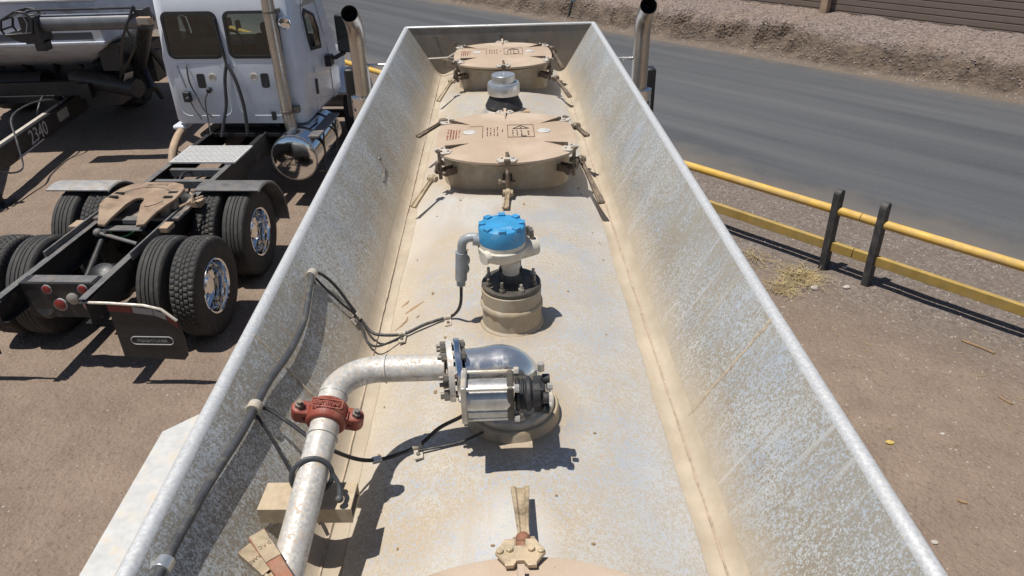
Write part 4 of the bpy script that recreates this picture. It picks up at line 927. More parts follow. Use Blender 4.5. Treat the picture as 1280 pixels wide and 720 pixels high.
# mud flaps
for sx in (1, -1):
    xo = .60 if sx > 0 else -1.24; xw = .62
    m = MB(); out = [(0, .34), (xw*.93, .31), (xw*1.0, .36), (xw*1.02, .56), (xw*.99, .74), (xw*.80, .86), (xw*.55, .90), (0, .92)]
    if sx < 0: out = [(xw-x, z) for x, z in out]
    n = len(out); m.add([(xo+x, .02, z) for x, z in out]+[(xo+x, .034, z) for x, z in out], [tuple(range(n)), tuple(range(n, 2*n))]+[(i, (i+1) % n, n+(i+1) % n, n+i) for i in range(n)])
    mf = m.build('mud_flap', 'black_paint', TK)
    top = out[4:] if sx > 0 else out[4:]
    m = MB(); m.tube([Vector((xo+x, .012, z+.012)) for x, z in top]+[Vector((xo+(0 if sx > 0 else xw)-sx*.18, .012, .935))], .014, 8); m.build('flap_hanger', 'lug_pale', mf)
    pl = [Vector((xo+x, .013, z-.012)) for x, z in top]; pl.reverse()
    for i, (k0, k1, mt) in enumerate(((0.0, .33, 'tape_red'), (.34, .62, 'tape_white'), (.63, .80, 'tape_white'), (.81, 1.0, 'tape_red'))):
        def along(k):
            L_ = [(pl[j+1]-pl[j]).length for j in range(len(pl)-1)]; tot = sum(L_)*k
            for j, q in enumerate(L_):
                if tot <= q+1e-6: return pl[j].lerp(pl[j+1], tot/q)
                tot -= q
            return pl[-1]
        a, b = along(k0), along(k1); m = MB(); m.add([a, b, b-Vector((0, 0, .065)), a-Vector((0, 0, .065)), a+Vector((0, .004, 0)), b+Vector((0, .004, 0)), b-Vector((0, -.004, .065)), a-Vector((0, -.004, .065))], [(0, 1, 2, 3), (4, 7, 6, 5), (0, 4, 5, 1), (3, 2, 6, 7)]); m.build('reflective_tape', mt, mf)
    cx = xo+.32 if sx > 0 else xo+.30; m = MB(); Mt = Matrix.Translation((cx, .0185, .525))@Matrix.Rotation(radians(90), 4, 'X')
    m.text('FREIGHTLINER', .052, Mt @ Matrix.Scale(.86, 4, (1, 0, 0)), .0015)
    o = rounded_rect(.40, .085, .042, 6); m.tube([Mt@Vector((x, y, 0)) for x, y in o], .005, 6, close=True); m.build('flap_lettering', 'grey_print', mf)
# fifth wheel
m = MB(); fx = .03
half = [(.0, 1.08+1.33), (.20, 1.07+1.33), (.36, 1.0+1.33), (.44, .86+1.33), (.46, .70+1.33), (.47, .5+1.33), (.44, .32+1.33), (.375, .14+1.33), (.335, .02+1.33), (.30, -.10+1.33), (.20, -.12+1.33), (.165, .03+1.33), (.10, .32+1.33), (.075, .48+1.33), (.05, .545+1.33), (.0, .57+1.33)]
half = [(x*.86, 1.92+(y-1.92)*(.90 if y > 1.92 else .74)) for x, y in half]
out = [(fx+x, y) for x, y in half]+[(fx-x, y) for x, y in reversed(half[1:-1])]
m.prism(out, 1.115, 1.150)
for i in range(len(m.v)):
    q = m.v[i]
    if q.y < 1.66: q.z -= (1.66-q.y)*.36
fw = m.build('fifth_wheel', 'fifth_wheel_rust', TK, bevel=.008)
m = MB()
for x in (-.36, .36): m.box((fx+x*.9, 1.86, 1.06), (.08, .30, .11)); m.cyl((fx+x*1.12, 1.86, 1.06), (fx+x*.9, 1.86, 1.06), .05, n=16)
m.box((fx, 1.86, .995), (1.0, .42, .03)); m.build('saddle', 'fifth_wheel_steel', fw)
for x, y in ((-.31, 2.02), (-.33, 1.92), (.30, 2.05), (.30, 1.92)):
    m = MB(); m.box((fx+x, y, 1.1515), (.10, .05, .004)); m.build('slot', 'soot', fw)
m = MB(); m.tube([(fx+.16, 1.66, 1.152), (fx+.20, 1.64, 1.152), (fx+.27, 1.72, 1.152), (fx+.30, 1.80, 1.152)], .004, 5)
m.tube(arc((fx, 1.9, 1.151), .30, 25, 155, 14, (1, 0, 0), (0, 1, 0)), .003, 5); m.build('grease_groove', 'soot', fw)
m = MB(); m.text('FONTAINE', .05, Matrix.Translation((fx+.02, 2.26, 1.151)), .001); m.build('cast_lettering', 'clamp_metal_gusset_shade', fw)
m = MB(); m.box((fx, 1.45, .985), (.44, .12, .012)); m.box((fx+.02, 1.62, 1.0), (.20, .10, .05)); m.build('slide_plate', 'frame_top', TK)
m = MB(); m.tube([(.5, 1.8, 1.08), (.62, 2.0, 1.10), (.66, 2.05, 1.10)], .014, 6); m.tube([(.60, 1.9, 1.08), (.60, 1.95, 1.16), (.55, 2.0, 1.16)], .012, 6); m.build('release_handle', 'tan_dusty', TK)
for a_, b_ in (((.56, 2.05, 1.02), (.16, .12, .07)), ((.50, 1.45, 1.0), (.1, .16, .06)), ((-.50, 1.48, 1.0), (.1, .16, .06))):
    m = MB(); m.box(a_, b_); m.build('mount_bracket', 'tan_dusty', TK, bevel=.006)
# deck plate with treads
m = MB(); m.box((.05, 3.70, 1.0), (.88, .64, .02))
for i in range(20):
    for j in range(12):
        x = -.36+.82*(i+.5)/20; y = 3.40+.60*(j+.5)/12; R = Matrix.Rotation(radians(45 if (i+j) % 2 else -45), 3, 'Z'); m.box((x, y, 1.0125), (.032, .013, .008), R)
dk = m.build('deck_plate', 'deck_metal', TK)
# cab
cab = cab_shell(TK, CX, CB, 1.10, 2.98, .985)
def bwin(xa, xb, za, zb):
    w_, h_ = xb-xa, zb-za; c = Vector(((xa+xb)/2, CB, (za+zb)/2)); Rm = Matrix(((1, 0, 0), (0, 0, -1), (0, 1, 0))).to_4x4()
    m = MB(); o = rounded_rect(w_, h_, .10, 6); i_ = rounded_rect(w_-.075, h_-.075, .075, 6); n = len(o)
    def P(q, y): return Vector((c.x+q[0], CB+y+.012*(q[1]+h_/2)/h_*2, c.z+q[1]))
    vs = [P(q, -.016) for q in o]+[P(q, -.020) for q in i_]+[P(q, .03) for q in o]+[P(q, .02) for q in i_]
    m.add(vs, [(k, (k+1) % n, n+(k+1) % n, n+k) for k in range(n)]+[(k, 2*n+k, 2*n+(k+1) % n, (k+1) % n) for k in range(n)]+[(n+k, n+(k+1) % n, 3*n+(k+1) % n, 3*n+k) for k in range(n)])
    f = m.build('rear_window', 'window_rubber', cab)
    m = MB(); m.add([P(q, -.012) for q in i_], [tuple(range(n))]); m.build('pane', 'window_glass', f)
    return c
bwin(-.735, .045, 2.02, 2.64); bwin(.125, .885, 2.02, 2.64)
# things dimly seen through the back windows are part of the panes' dark glass: green tint strip of far windows
for xa, xb, mt in ((-.41, -.30, 'black_rubber'), (.50, .62, 'black_rubber')):
    m = MB(); o = rounded_rect(.115, .20, .03, 3); n = len(o); c = ((xa+xb)/2, 1.715)
    m.add([(c[0]+x+.02*(y), CB-.010, c[1]+y) for x, y in o]+[(c[0]+x+.02*y, CB+.05, c[1]+y) for x, y in o], [tuple(range(n))]+[(k, (k+1) % n, n+(k+1) % n, n+k) for k in range(n)]); m.build('vent_grille', mt, cab)
for x in (-.185, .41):
    m = MB(); m.lathe([(.055, 0), (.055, .012), (.04, .014), (.038, .004), (.0005, .004)], (x, CB+.002, 1.765), (0, -1, 0), 20, cap=False); m.build('round_vent', 'lug_pale', cab)
# pressed shallow panels (frames) on the back wall
for xa, xb, za, zb in ((-.75, .0, 1.22, 1.95), (.12, .80, 1.22, 1.95)):
    m = MB(); o = rounded_rect(xb-xa, zb-za, .12, 5); m.tube([Vector(((xa+xb)/2+x, CB+.001, (za+zb)/2+y)) for x, y in o], .006, 6, close=True); m.build('pressed_rib', 'white_paint', cab)
m = MB(); m.box((CX, CB+.055, 2.775), (1.6, .02, .012)); m.build('roof_seam', 'cab_seam', cab)
for x in (-.45, .52): m = MB(); m.box((x, CB+.03, 2.755), (.28, .02, .03)); m.build('roof_marker', 'cab_seam', cab)
m = MB(); m.tube(smooth([(.02, CB-.02, 2.55), (.055, CB-.03, 2.15), (.075, CB-.05, 1.95)]), .020, 8); m.tube(smooth([(.075, CB-.05, 1.95), (.03, CB-.10, 1.75), (.0, CB-.16, 1.42), (-.06, CB-.22, 1.2), (-.1, CB-.3, 1.0)]), .024, 8)
m.tube(smooth([(.085, CB-.05, 1.95), (.18, CB-.10, 1.75), (.24, CB-.14, 1.4), (.24, CB-.2, 1.0)]), .024, 8); m.build('air_hose', 'black_rubber', cab)
m = MB(); m.tube(smooth([(-.52, CB-.01, 1.95), (-.50, CB-.05, 1.90), (-.50, CB-.06, 1.7), (-.44, CB-.06, 1.5), (-.36, CB-.1, 1.32), (-.25, CB-.1, 1.22)]), .011, 6); m.tube(smooth([(-.26, CB-.05, 1.59), (-.33, CB-.08, 1.45), (-.33, CB-.12, 1.2), (-.3, CB-.2, 1.0)]), .011, 6)
m.tube(smooth([(-.58, CB-.04, 1.48), (-.5, CB-.1, 1.35), (-.42, CB-.12, 1.2)]), .009, 6); m.build('cable', 'hose_rubber', cab)
m = MB(); m.box((-.60, CB-.03, 1.50), (.10, .07, .14)); m.cyl((-.57, CB-.06, 1.49), (-.57, CB-.12, 1.47), .035, n=12); m.cyl((-.26, CB, 1.60), (-.26, CB-.07, 1.585), .035, n=12); m.build('air_coupling', 'black_paint', cab, bevel=.01)
m = MB(); m.bar((-.66, CB-.004, 1.93), (-.60, CB-.004, 1.62), .018, .02, up=(0, 1, 0)); m.build('drain_strip', 'cab_seam', cab)
m = MB(); m.lathe([(.05, 0), (.085, .02), (.085, .05), (.075, .055), (.07, .03), (.0005, .025)], (1.0, CB-.05, 2.50), (.1, -1, -.1), 24, cap=False); m.cyl((.97, CB+.08, 2.52), (1.0, CB-.05, 2.5), .02, n=8); m.build('work_lamp', 'chrome', cab)
m = MB(); m.tube([(.78, CB-.06, 2.62), (.9, CB-.05, 2.55), (.98, CB-.02, 2.5)], .012, 6); m.tube([(.86, CB-.08, 2.60), (.84, CB-.1, 2.66), (.78, CB-.1, 2.66)], .02, 8); m.build('lamp_bracket', 'bolt_steel', cab)
m = MB(); m.box((-.93, CB-.03, 2.535), (.20, .08, .10)); wl2 = m.build('work_lamp', 'tan_dusty', cab, bevel=.01); m = MB(); m.box((-.94, CB-.074, 2.535), (.16, .006, .075)); m.build('lens', 'clear_lens', wl2)
m = MB(); m.tube([(-.84, CB-.01, 2.66), (-.83, CB-.03, 2.58)], .015, 6); m.build('bracket', 'black_paint', cab)
m = MB(); m.box((.60, CB-.02, 1.22), (.05, .04, .12)); m.build('latch', 'black_paint', cab)
# right side: door, window, handle, mirrors
sx_ = CX+.985
m = MB(); o = [(5.28, 1.99), (5.80, 1.92), (5.83, 2.2), (5.74, 2.42), (5.36, 2.56), (5.26, 2.5)]; n = len(o)
def side(y, z, d=0): 
    k = max(0, (z-2.0)/.9); return Vector((sx_+d-.055*k, y, z))
m.add([side(y, z, .006) for y, z in o]+[side(5.55+(y-5.55)*.84, 2.24+(z-2.24)*.84, .010) for y, z in o]+[side(5.55+(y-5.55)*.84, 2.24+(z-2.24)*.84, -.02) for y, z in o]+[side(y, z, -.04) for y, z in o], [(k, (k+1) % n, n+(k+1) % n, n+k) for k in range(n)]+[(n+k, n+(k+1) % n, 2*n+(k+1) % n, 2*n+k) for k in range(n)]+[(k, 3*n+k, 3*n+(k+1) % n, (k+1) % n) for k in range(n)])
sw = m.build('side_window', 'window_rubber', cab); m = MB(); m.add([side(5.55+(y-5.55)*.84, 2.24+(z-2.24)*.84, .004) for y, z in o], [tuple(range(n))]); m.build('pane', 'window_glass', sw)
m = MB(); m.add([(CX-(.985-.055*max(0, (z-2.0)/.9))-.004, y, z) for y, z in o], [tuple(range(n))]); m.build('pane', 'window_glass', cab)
# inside of the cab: seats, dash, steering wheel
for x in (-.42, .55):
    m = MB(); m.box((CX+x, CB+.55, 1.62), (.52, .50, .16)); m.box((CX+x, CB+.34, 1.98), (.50, .14, .62)); m.box((CX+x, CB+.32, 2.36), (.28, .10, .16)); m.build('seat', 'cab_inside', cab, bevel=.05)
m = MB(); m.box((CX, CB+1.45, 1.72), (1.7, .45, .45)); m.build('dashboard', 'cab_inside', cab, bevel=.05)
m = MB(); c = Vector((CX-.42, CB+1.05, 1.98)); m.tube([c+Vector((.23*cos(2*pi*i/24), .12*sin(2*pi*i/24), .195*sin(2*pi*i/24))) for i in range(24)], .016, 8, close=True); m.tube([c, c+Vector((0, .25, -.2))], .03, 8); m.bar(c-Vector((.22, 0, 0)), c+Vector((.22, 0, 0)), .03, .02); m.build('steering_wheel', 'black_rubber', cab)
m = MB(); dl = [(5.2, 1.12), (6.1, 1.12), (6.1, 1.85), (5.9, 2.55), (5.3, 2.68), (5.2, 2.5)]; m.tube([side(y, z, .0015) for y, z in dl], .005, 5, close=True); m.build('door_seam', 'cab_seam', cab)
m = MB(); m.bar(side(5.32, 1.58, .008), side(5.30, 1.36, .008), .07, .03, up=(1, 0, 0)); m.build('door_handle', 'black_paint', cab, bevel=.012)
m = MB(); m.tube([side(5.33, 1.72, .02), side(5.28, 1.75, .03), side(5.24, 1.68, .02)], .012, 6); m.build('door_trim', 'white_paint', cab)
m = MB(); m.cyl(side(5.95, 1.62, 0), side(5.95, 1.62, .012), .02, n=10); m.build('side_marker', 'amber_lens', cab)
m = MB(); m.bar(side(5.2, 2.66, .05), side(5.62, 2.66, .12), .02, .13, up=(.5, 0, 1)); m.build('convex_mirror', 'grey_print', cab, bevel=.02)
m = MB(); Rz = Matrix.Rotation(radians(-14), 3, 'Z'); c = Vector((1.38, 6.05, 2.08)); m.box(c, (.24, .11, .56), Rz); mi = m.build('mirror', 'black_paint', cab, bevel=.035, seg=3)
m = MB(); m.box(c+Rz@Vector((0, -.058, 0)), (.20, .006, .50), Rz); m.build('mirror_glass', 'tinted_glass', mi)
m = MB(); m.box(c+Rz@Vector((.03, .062, .02)), (.20, .02, .50), Rz); m.build('mirror_back', 'aluminium', mi)
m = MB(); m.tube([(1.06, 6.0, 1.72), (1.2, 6.05, 1.72), (1.36, 6.05, 1.80)], .035, 8); m.box((1.10, 5.96, 1.70), (.14, .18, .16)); m.build('mirror_arm', 'black_paint', mi, bevel=.02)
# hood, fenders, bumper
m = MB()
def hring(y, hw, zt, zb): return [Vector((CX+x, y, z)) for x, z in ((-hw, zb), (-hw, zt-.18), (-hw+.10, zt-.05), (-hw+.35, zt), (hw-.35, zt), (hw-.10, zt-.05), (hw, zt-.18), (hw, zb))]
m.loft([hring(CB+1.9, .86, 1.86, .95), hring(CB+2.4, .84, 1.76, .9), hring(CB+3.1, .74, 1.60, .85), hring(CB+3.4, .62, 1.45, .8)]); m.build('hood', 'white_paint', TK, bevel=.04, ang=50)
for s_ in (-1, 1):
    m = MB(); rings = []
    for i in range(17):
        a = radians(38+i*8); rings.append([Vector((CX+s_*xx, 7.35-.62*rr_*cos(a), .50+.62*rr_*sin(a)+.03)) for xx, rr_ in ((.70, 1.0), (1.12, 1.0), (1.16, 1.05), (1.10, 1.14), (.70, 1.18))])
    m.loft(rings); m.build('front_fender', 'white_paint', TK, ang=60)
m = MB(); m.box((CX, 8.15, .55), (2.2, .2, .4)); m.build('bumper', 'aluminium', TK, bevel=.05)
m = MB(); m.box((1.16, 6.72, 1.36), (.03, .10, .05)); m.build('side_marker', 'amber_lens', TK)
# battery box / steps on the left, white top and dusty leg
m = MB(); m.box((-.87, 4.86, 1.03), (.20, .26, .07)); m.build('battery_box', 'white_paint', TK, bevel=.03)
m = MB(); m.tube(smooth([(-.86, 4.80, .98), (-.84, 4.55, .93), (-.82, 4.30, .80), (-.80, 4.10, .55)]), .06, 10); m.build('fender_stay', 'tan_dusty', TK)
# exhaust up the back of the cab
m = MB(); ex = [(.98, CB+.2, .80), (.93, CB-.02, .90), (.86, CB-.09, 1.05), (.835, CB-.10, 1.25), (.82, CB-.10, 3.75)]
m.tube(smooth(ex[:4])+[Vector(ex[4])], .082, 20); st = m.build('exhaust_stack', 'exhaust_metal', TK)
m = MB(); m.cyl((.82, CB-.1, 3.75), (.82, CB-.1, 3.752), .07, n=16); m.build('stack_mouth', 'soot', st)
m = MB(); m.lathe([(.084, -.015), (.09, -.015), (.09, .015), (.084, .015)], (.83, CB-.10, 2.64), (0, 0, 1), 20); m.box((.88, CB-.03, 2.64), (.10, .12, .05)); m.build('stack_clamp', 'bolt_steel', st)
m = MB(); m.lathe([(.084, -.02), (.09, -.02), (.09, .02), (.084, .02)], (.835, CB-.10, 1.30), (0, 0, 1), 20); m.box((.93, CB-.02, 1.32), (.12, .12, .09)); m.build('stack_clamp', 'bolt_steel', st)
# fuel tank
m = MB(); c = Vector((.955, 4.24, .745)); r = .325
m.lathe([(.0005, -.03), (.20, -.022), (.30, -.004), (.318, .006), (r, .02), (r, 1.32), (.30, 1.345), (.0005, 1.37)], c, (0, 1, 0), 56, cap=False); ft = m.build('fuel_tank', 'chrome', TK)
for y in (4.62, 5.30):
    m = MB(); m.lathe([(r+.001, -.03), (r+.008, -.03), (r+.008, .03), (r+.001, .03)], (c.x, y, c.z), (0, 1, 0), 48); m.build('tank_strap', 'black_rubber', ft)
m = MB(); m.lathe([(r+.001, -.008), (r+.005, -.008), (r+.005, .008), (r+.001, .008)], (c.x, 4.25, c.z), (0, 1, 0), 48); m.build('tank_rim', 'aluminium', ft)
m = MB(); m.box((1.22, 4.95, 1.0), (.16, 1.1, .03)); m.build('upper_step', 'frame_top', TK, bevel=.006)
m = MB(); m.box((1.22, 5.15, .40), (.17, 1.0, .035)); m.build('lower_step', 'frame_top', TK, bevel=.006)
for y in (4.62, 5.25): m = MB(); m.bar((1.30, y, .98), (1.24, y, .42), .05, .012, up=(1, 0, 0)); m.build('step_hanger', 'black_rubber', TK)
m = MB(); m.box((CX, 4.95, .93), (1.3, .5, .05)); m.box((CX, 5.6, .75), (.9, 1.2, .5)); m.build('cab_mount', 'frame_black', TK)

# ================================================================== LEAD TRACTOR (pulls the trailer; mostly behind the trough end)
LT = thing('tractor_truck', 'twin-stack tractor coupled ahead of the dusty tank trailer, only its curved chrome stacks clear', 'truck', (XC, 6.0, 0))
lc = MB()
cab2 = cab_shell(LT, 0, .16, 1.0, 2.62, .86, 1.7, False)
m = MB(); m.add([(-.6, .145, 1.9), (.6, .145, 1.9), (.6, .16, 2.3), (-.6, .16, 2.3)], [(0, 1, 2, 3)]); m.build('rear_window', 'tinted_glass', cab2)
for s_ in (-1, 1): m = MB(); m.add([(s_*.864, .5, 1.75), (s_*.864, 1.3, 1.72), (s_*.845, 1.15, 2.2), (s_*.845, .5, 2.25)], [(0, 1, 2, 3)]); m.build('side_window', 'tinted_glass', cab2)
m = MB(); m.loft([[Vector((x, y, z)) for x, z in ((-hw, zb), (-hw, zt-.15), (-hw+.3, zt), (hw-.3, zt), (hw, zt-.15), (hw, zb))] for y, hw, zt, zb in ((1.85, .8, 1.8, .9), (2.6, .76, 1.7, .85), (3.3, .62, 1.5, .8))]); m.build('hood', 'white_paint', LT, bevel=.04, ang=50)
for s_ in (-1, 1):
    m = MB(); m.box((s_*.4, -.6, .84), (.07, 7.2, .26)); m.build('frame_rail', 'frame_black', LT)
protos = [o for o in TK.children if o.name.startswith('wheel')]
for p in protos:
    c = copy_part(p, LT); x, y, z = p.location
    c.location = (x+.02 if y < 5 else (1.0 if x > 0 else -1.0), -2.9+(y-1.05) if y < 5 else 2.55, .52)
    if y < 5 and False: pass
for y in (-2.3, -1.0):
    for p in protos:
        if abs(p.location.y-1.05) < .01:
            c = copy_part(p, TR); c.location = (p.location.x+.02, y-1.4, .52)
m = MB()
for y in (-2.3, -1.0): m.cyl((-.8, y-1.4, .52), (.8, y-1.4, .52), .07, n=12)
m.build('trailer_axle', 'frame_black', TR)
m = MB()
for s_ in (-1, 1): m.box((s_*.35, .0, 1.36), (.09, 7.0, .26))
m.box((0, 2.6, 1.28), (.9, 1.2, .06)); m.build('subframe', 'frame_black', TR)
SY = 5.8-6.0
for s_, zt, lean in ((-1, 3.335, 0), (1, 3.335, 0)):
    x = s_*1.085
    m = MB(); R_ = .0625
    pts = [Vector((x, SY, .9)), Vector((x, SY, zt-.30))]+[Vector((x, SY+.14-.14*cos(radians(a)) - 0, zt-.30+.14*sin(radians(a)))) for a in ()]
    bend = arc((x, SY-.22, zt-.20), .22, 0, 58, 12, (0, 1, 0), (0, 0, 1))
    tip = bend[-1]+Vector((0, -.072, .045))
    path = [Vector((s_*.45, SY+.1, .86)), Vector((s_*.75, SY+.03, .87)), Vector((s_*.98, SY, .90)), Vector((x-s_*.02, SY, .98)), Vector((x, SY, 1.12)), Vector((x, SY, 1.8)), Vector((x, SY, 2.6))]+bend+[tip]
    m.tube(path, R_, 28)
    m.f.pop()
    sk = m.build('exhaust_stack', 'exhaust_metal', LT, label='curved chrome exhaust stack with a sooty mouth')
    # inside of the mouth
    m = MB(); d = (path[-1]-path[-2]).normalized(); m.lathe([(R_*.95, -.16), (R_*.95, 0.001), (R_*1.0, .002)], path[-1], d, 28, cap=False); m.lathe([(.0005, 0), (R_*.95, 0)], path[-1]-d*.15, d, 28, cap=False); m.build('stack_mouth', 'soot', sk)
    # perforated guard lower down
    m = MB(); m.lathe([(.10, 1.5), (.10, 2.72), (.066, 2.73)], (x, SY, 0), n=32, cap=False); gd = m.build('heat_guard', 'guard_metal', sk)
    m = MB(); c = Vector((1.237, .15, 2.60)) if s_ > 0 else Vector((-1.240, .15, 2.66)); m.box(c, (.085, .13, .40)); mm_ = m.build('mirror', 'black_paint', LT, bevel=.02, seg=3)
    m = MB(); m.tube([(s_*.85, .5, 2.3), (c.x, .2, 2.5)], .018, 8); m.build('mirror_arm', 'black_paint', mm_)
m = MB(); m.cyl((-1.06, SY+.02, 2.952), (1.06, SY+.02, 2.952), .0115, n=10); m.build('stack_brace', 'aluminium', LT)

# ================================================================== GRAIN CART
GC = thing('grain_cart', 'grey grain cart with a folded auger and a black drawbar numbered 2340', 'grain cart', (-8.6, 14.5, 0))
GO = Vector((8.6, -14.5, 0))
XR, XL, YF, YR_ = -6.45, -10.6, 12.62, 17.2
m = MB()
def hr(z, dx, dyf, dyr, ch=.0): return [Vector((x, y, z)) for x, y in ((XL+dx, YF+dyf), (XR-dx, YF+dyf), (XR-dx, YR_-dyr), (XL+dx, YR_-dyr))]
m.loft([hr(.95, 1.5, 1.9, 2.0), hr(1.74, .14, .12, .2), hr(1.86, .0, .0, 0), hr(2.50, 0, 0, 0)]); hp = m.build('hopper', 'cart_grey', GC, GO, bevel=.02)
m = MB(); m.loft([hr(2.50, -.03, -.03, -.03), hr(2.56, -.03, -.03, -.03), hr(2.90, .6, .5, .5)]); m.build('tarp_cover', 'cart_tarp', GC, GO, bevel=.03)
m = MB(); m.box(((XL-6.62)/2, YF-.006, 1.97), (-6.62-XL, .012, .115)); m.build('dark_band', 'cart_band', hp, GO)
m = MB(); m.box(((XL+XR)/2, YF-.03, 1.86), (XR-XL+.04, .06, .05)); m.build('hopper_ledge', 'cart_grey', hp, GO, bevel=.01)
# folded top auger
m = MB(); a = Vector((-7.33, 12.12, 2.27)); b = Vector((-5.52, 12.12, 2.27)); m.cyl(a, b, .125, n=24); m.lathe([(.125, 0), (.14, 0), (.14, .05), (.125, .05)], a+Vector((.03, 0, 0)), (1, 0, 0), 24); au = m.build('folded_auger', 'cart_tube', GC, GO)
m = MB(); m.lathe([(.126, 0), (.131, 0), (.131, .12), (.126, .12)], a+Vector((.09, 0, 0)), (1, 0, 0), 24); m.build('auger_collar', 'lug_pale', au, GO)
m = MB(); m.tube([(-7.15, 12.05, 2.47), (-5.55, 12.05, 2.47)], .018, 8); m.build('hydraulic_line', 'cart_black', au, GO)
# spout head
m = MB()
ho = [(-7.60, 2.22), (-7.55, 2.36), (-7.30, 2.48), (-7.16, 2.46), (-7.08, 2.36), (-7.14, 2.16), (-7.56, 2.14)]
for y in (11.9, 12.22): m.tube([Vector((x, y, z)) for x, z in ho], .022, 6, close=True)
for x, z in ho: m.tube([(x, 11.9, z), (x, 12.22, z)], .018, 6)
m.loft([[Vector((-7.58, y, 2.14)) , Vector((-7.15, y, 2.14)), Vector((-7.12, y, 2.0)), Vector((-7.4, y, 2.03))] for y in (11.92, 12.22)])
m.box((-7.17, 12.08, 2.20), (.26, .34, .40)); m.box((-7.12, 12.05, 1.96), (.16, .2, .16)); sp = m.build('auger_spout', 'cart_black', GC, GO, bevel=.01)
m = MB(); m.tube([(-7.36, 11.92, 2.40), (-7.22, 11.92, 2.46), (-7.18, 11.92, 2.30), (-7.24, 11.92, 2.17)], .014, 6); m.tube([(-7.30, 11.95, 2.25), (-7.28, 11.95, 2.40)], .02, 6); m.build('spout_strap', 'silver_print', sp, GO)
# lower auger to hinge, dark
m = MB(); m.cyl((-5.5, 12.25, 2.30), (-6.9, 14.2, .75), .12, n=16); m.box((-5.50, 12.15, 2.3), (.16, .26, .30)); la = m.build('lower_auger', 'cart_black', GC, GO, bevel=.01)
m = MB(); m.tube([(-5.6, 12.0, 2.4), (-5.75, 12.0, 2.2), (-5.7, 12.05, 1.9), (-6.0, 12.3, 1.6), (-6.4, 12.8, 1.3)], .02, 6); m.tube([(-5.55, 12.0, 2.5), (-5.9, 12.1, 2.0), (-6.5, 12.9, 1.2)], .02, 6); m.build('hydraulic_line', 'cart_black', la, GO)
m = MB(); m.bar((-6.33, 12.90, 1.30), (-6.50, 13.08, 1.08), .15, .004, up=(.6, -.6, .4)); m.build('decal', 'grey_print', la, GO)
# wheels and axle
for x in (-7.75, -10.0):
    m = MB(); m.lathe([(.45, -.22), (.47, -.30), (.70, -.33), (.83, -.30), (.86, -.2), (.86, .2), (.83, .30), (.70, .33), (.47, .30), (.45, .22)], (0, 0, 0), (1, 0, 0), 64, fn=lambda i, j, r: r-(.035 if j in (3, 4, 5, 6) and i % 4 < 2 else 0), cap=False)
    wh = m.build('wheel', 'tyre_rubber', GC); wh.location = Vector((x, 15.6, .86))+GO
    m = MB(); m.lathe([(.45, -.2), (.45, .2), (.40, .18), (.38, .05), (.15, .02), (.12, .12), (.0005, .13)], (0, 0, 0), (1, 0, 0), 40, cap=False); m.build('rim', 'cart_grey', wh)
m = MB()
for k in range(14):
    x0 = -9.4+.24*k; m.cyl((x0, 13.6+.1*(k%3), 1.62), (x0+(.3 if k%2 else -.3), 14.2, .5), .05, n=6)
m.box((-7.9, 14.1, 1.15), (3.2, .5, .5)); m.box((-6.75, 14.4, 1.2), (.3, 1.6, .5)); m.cyl((-9.6, 13.6, 1.0), (-8.2, 13.6, 1.0), .2, n=16); m.box((-6.6, 13.2, 1.55), (.35, .5, .45)); m.cyl((-6.3, 13.0, 1.0), (-7.6, 13.5, 1.1), .16, n=14); m.box((-7.1, 13.5, .85), (.6, .5, .4)); m.cyl((-6.6, 13.9, 1.5), (-6.2, 13.3, .9), .07, n=10); m.box((-8.55, 15.6, .86), (2.6, .25, .25)); m.box((-7.3, 14.4, .95), (.2, 2.6, .25)); m.box((-9.8, 14.4, .95), (.2, 2.6, .25)); m.box((-8.5, 13.4, .95), (3.0, .2, .25)); m.build('chassis', 'cart_black', GC, GO)
# drawbar: two legs meeting towards the camera side
tA, tB = Vector((-7.58, 10.2, .70)), Vector((-7.98, 14.6, .70))
m = MB(); m.bar(tA-Vector((0, 0, .155)), tB-Vector((0, 0, .155)), .14, .33); db = m.build('drawbar', 'cart_black', GC, GO, bevel=.01)
m = MB(); m.bar(tA+Vector((-.03, 0, .012)), tB+Vector((-.03, 0, .012)), .07, .008); m.build('drawbar_top', 'lug_pale', db, GO)
m = MB(); m.bar((-7.75, 10.2, .55), (-9.3, 13.4, .70), .14, .26); m.bar((-9.2, 13.33, .78), (-7.95, 13.33, .78), .12, .12); m.box((-7.72, 9.9, .55), (.36, .7, .28)); m.build('drawbar', 'cart_black', GC, GO, bevel=.01)
m = MB(); m.bar((-9.2, 13.33, .845), (-7.95, 13.33, .845), .10, .01); m.build('crossbar_top', 'lug_pale', db, GO)
dv = (tB-tA).normalized(); nx = Vector((dv.y, -dv.x, 0)); 
Mt = lambda y, z: Matrix.Translation(tA+dv*(y-10.2)+nx*.0725+Vector((0, 0, z-.70)))@Matrix((dv, Vector((0, 0, 1)), nx)).transposed().to_4x4()
m = MB(); m.text('2340', .33, Mt(12.05, .55), .004); m.build('drawbar_number', 'silver_print', db, GO)
m = MB(); m.prism(rounded_rect(.42, .17, .03, 3), 0, .002, Mt(13.05, .57)); m.build('decal', 'grey_print', db, GO); 
m = MB(); m.bar(Mt(11.2, .42)@Vector((0, 0, .02)), Mt(12.1, .43)@Vector((0, 0, .02)), .02, .02); m.build('pin_rod', 'silver_print', db, GO)
m = MB(); m.tube(smooth([(-7.75, 13.0, .75), (-7.6, 12.6, .95), (-7.74, 12.2, 1.0), (-7.66, 11.5, .98), (-7.48, 11.15, .70), (-7.38, 10.9, .36), (-7.42, 10.5, .45), (-7.5, 10.2, .75)]), .016, 6)
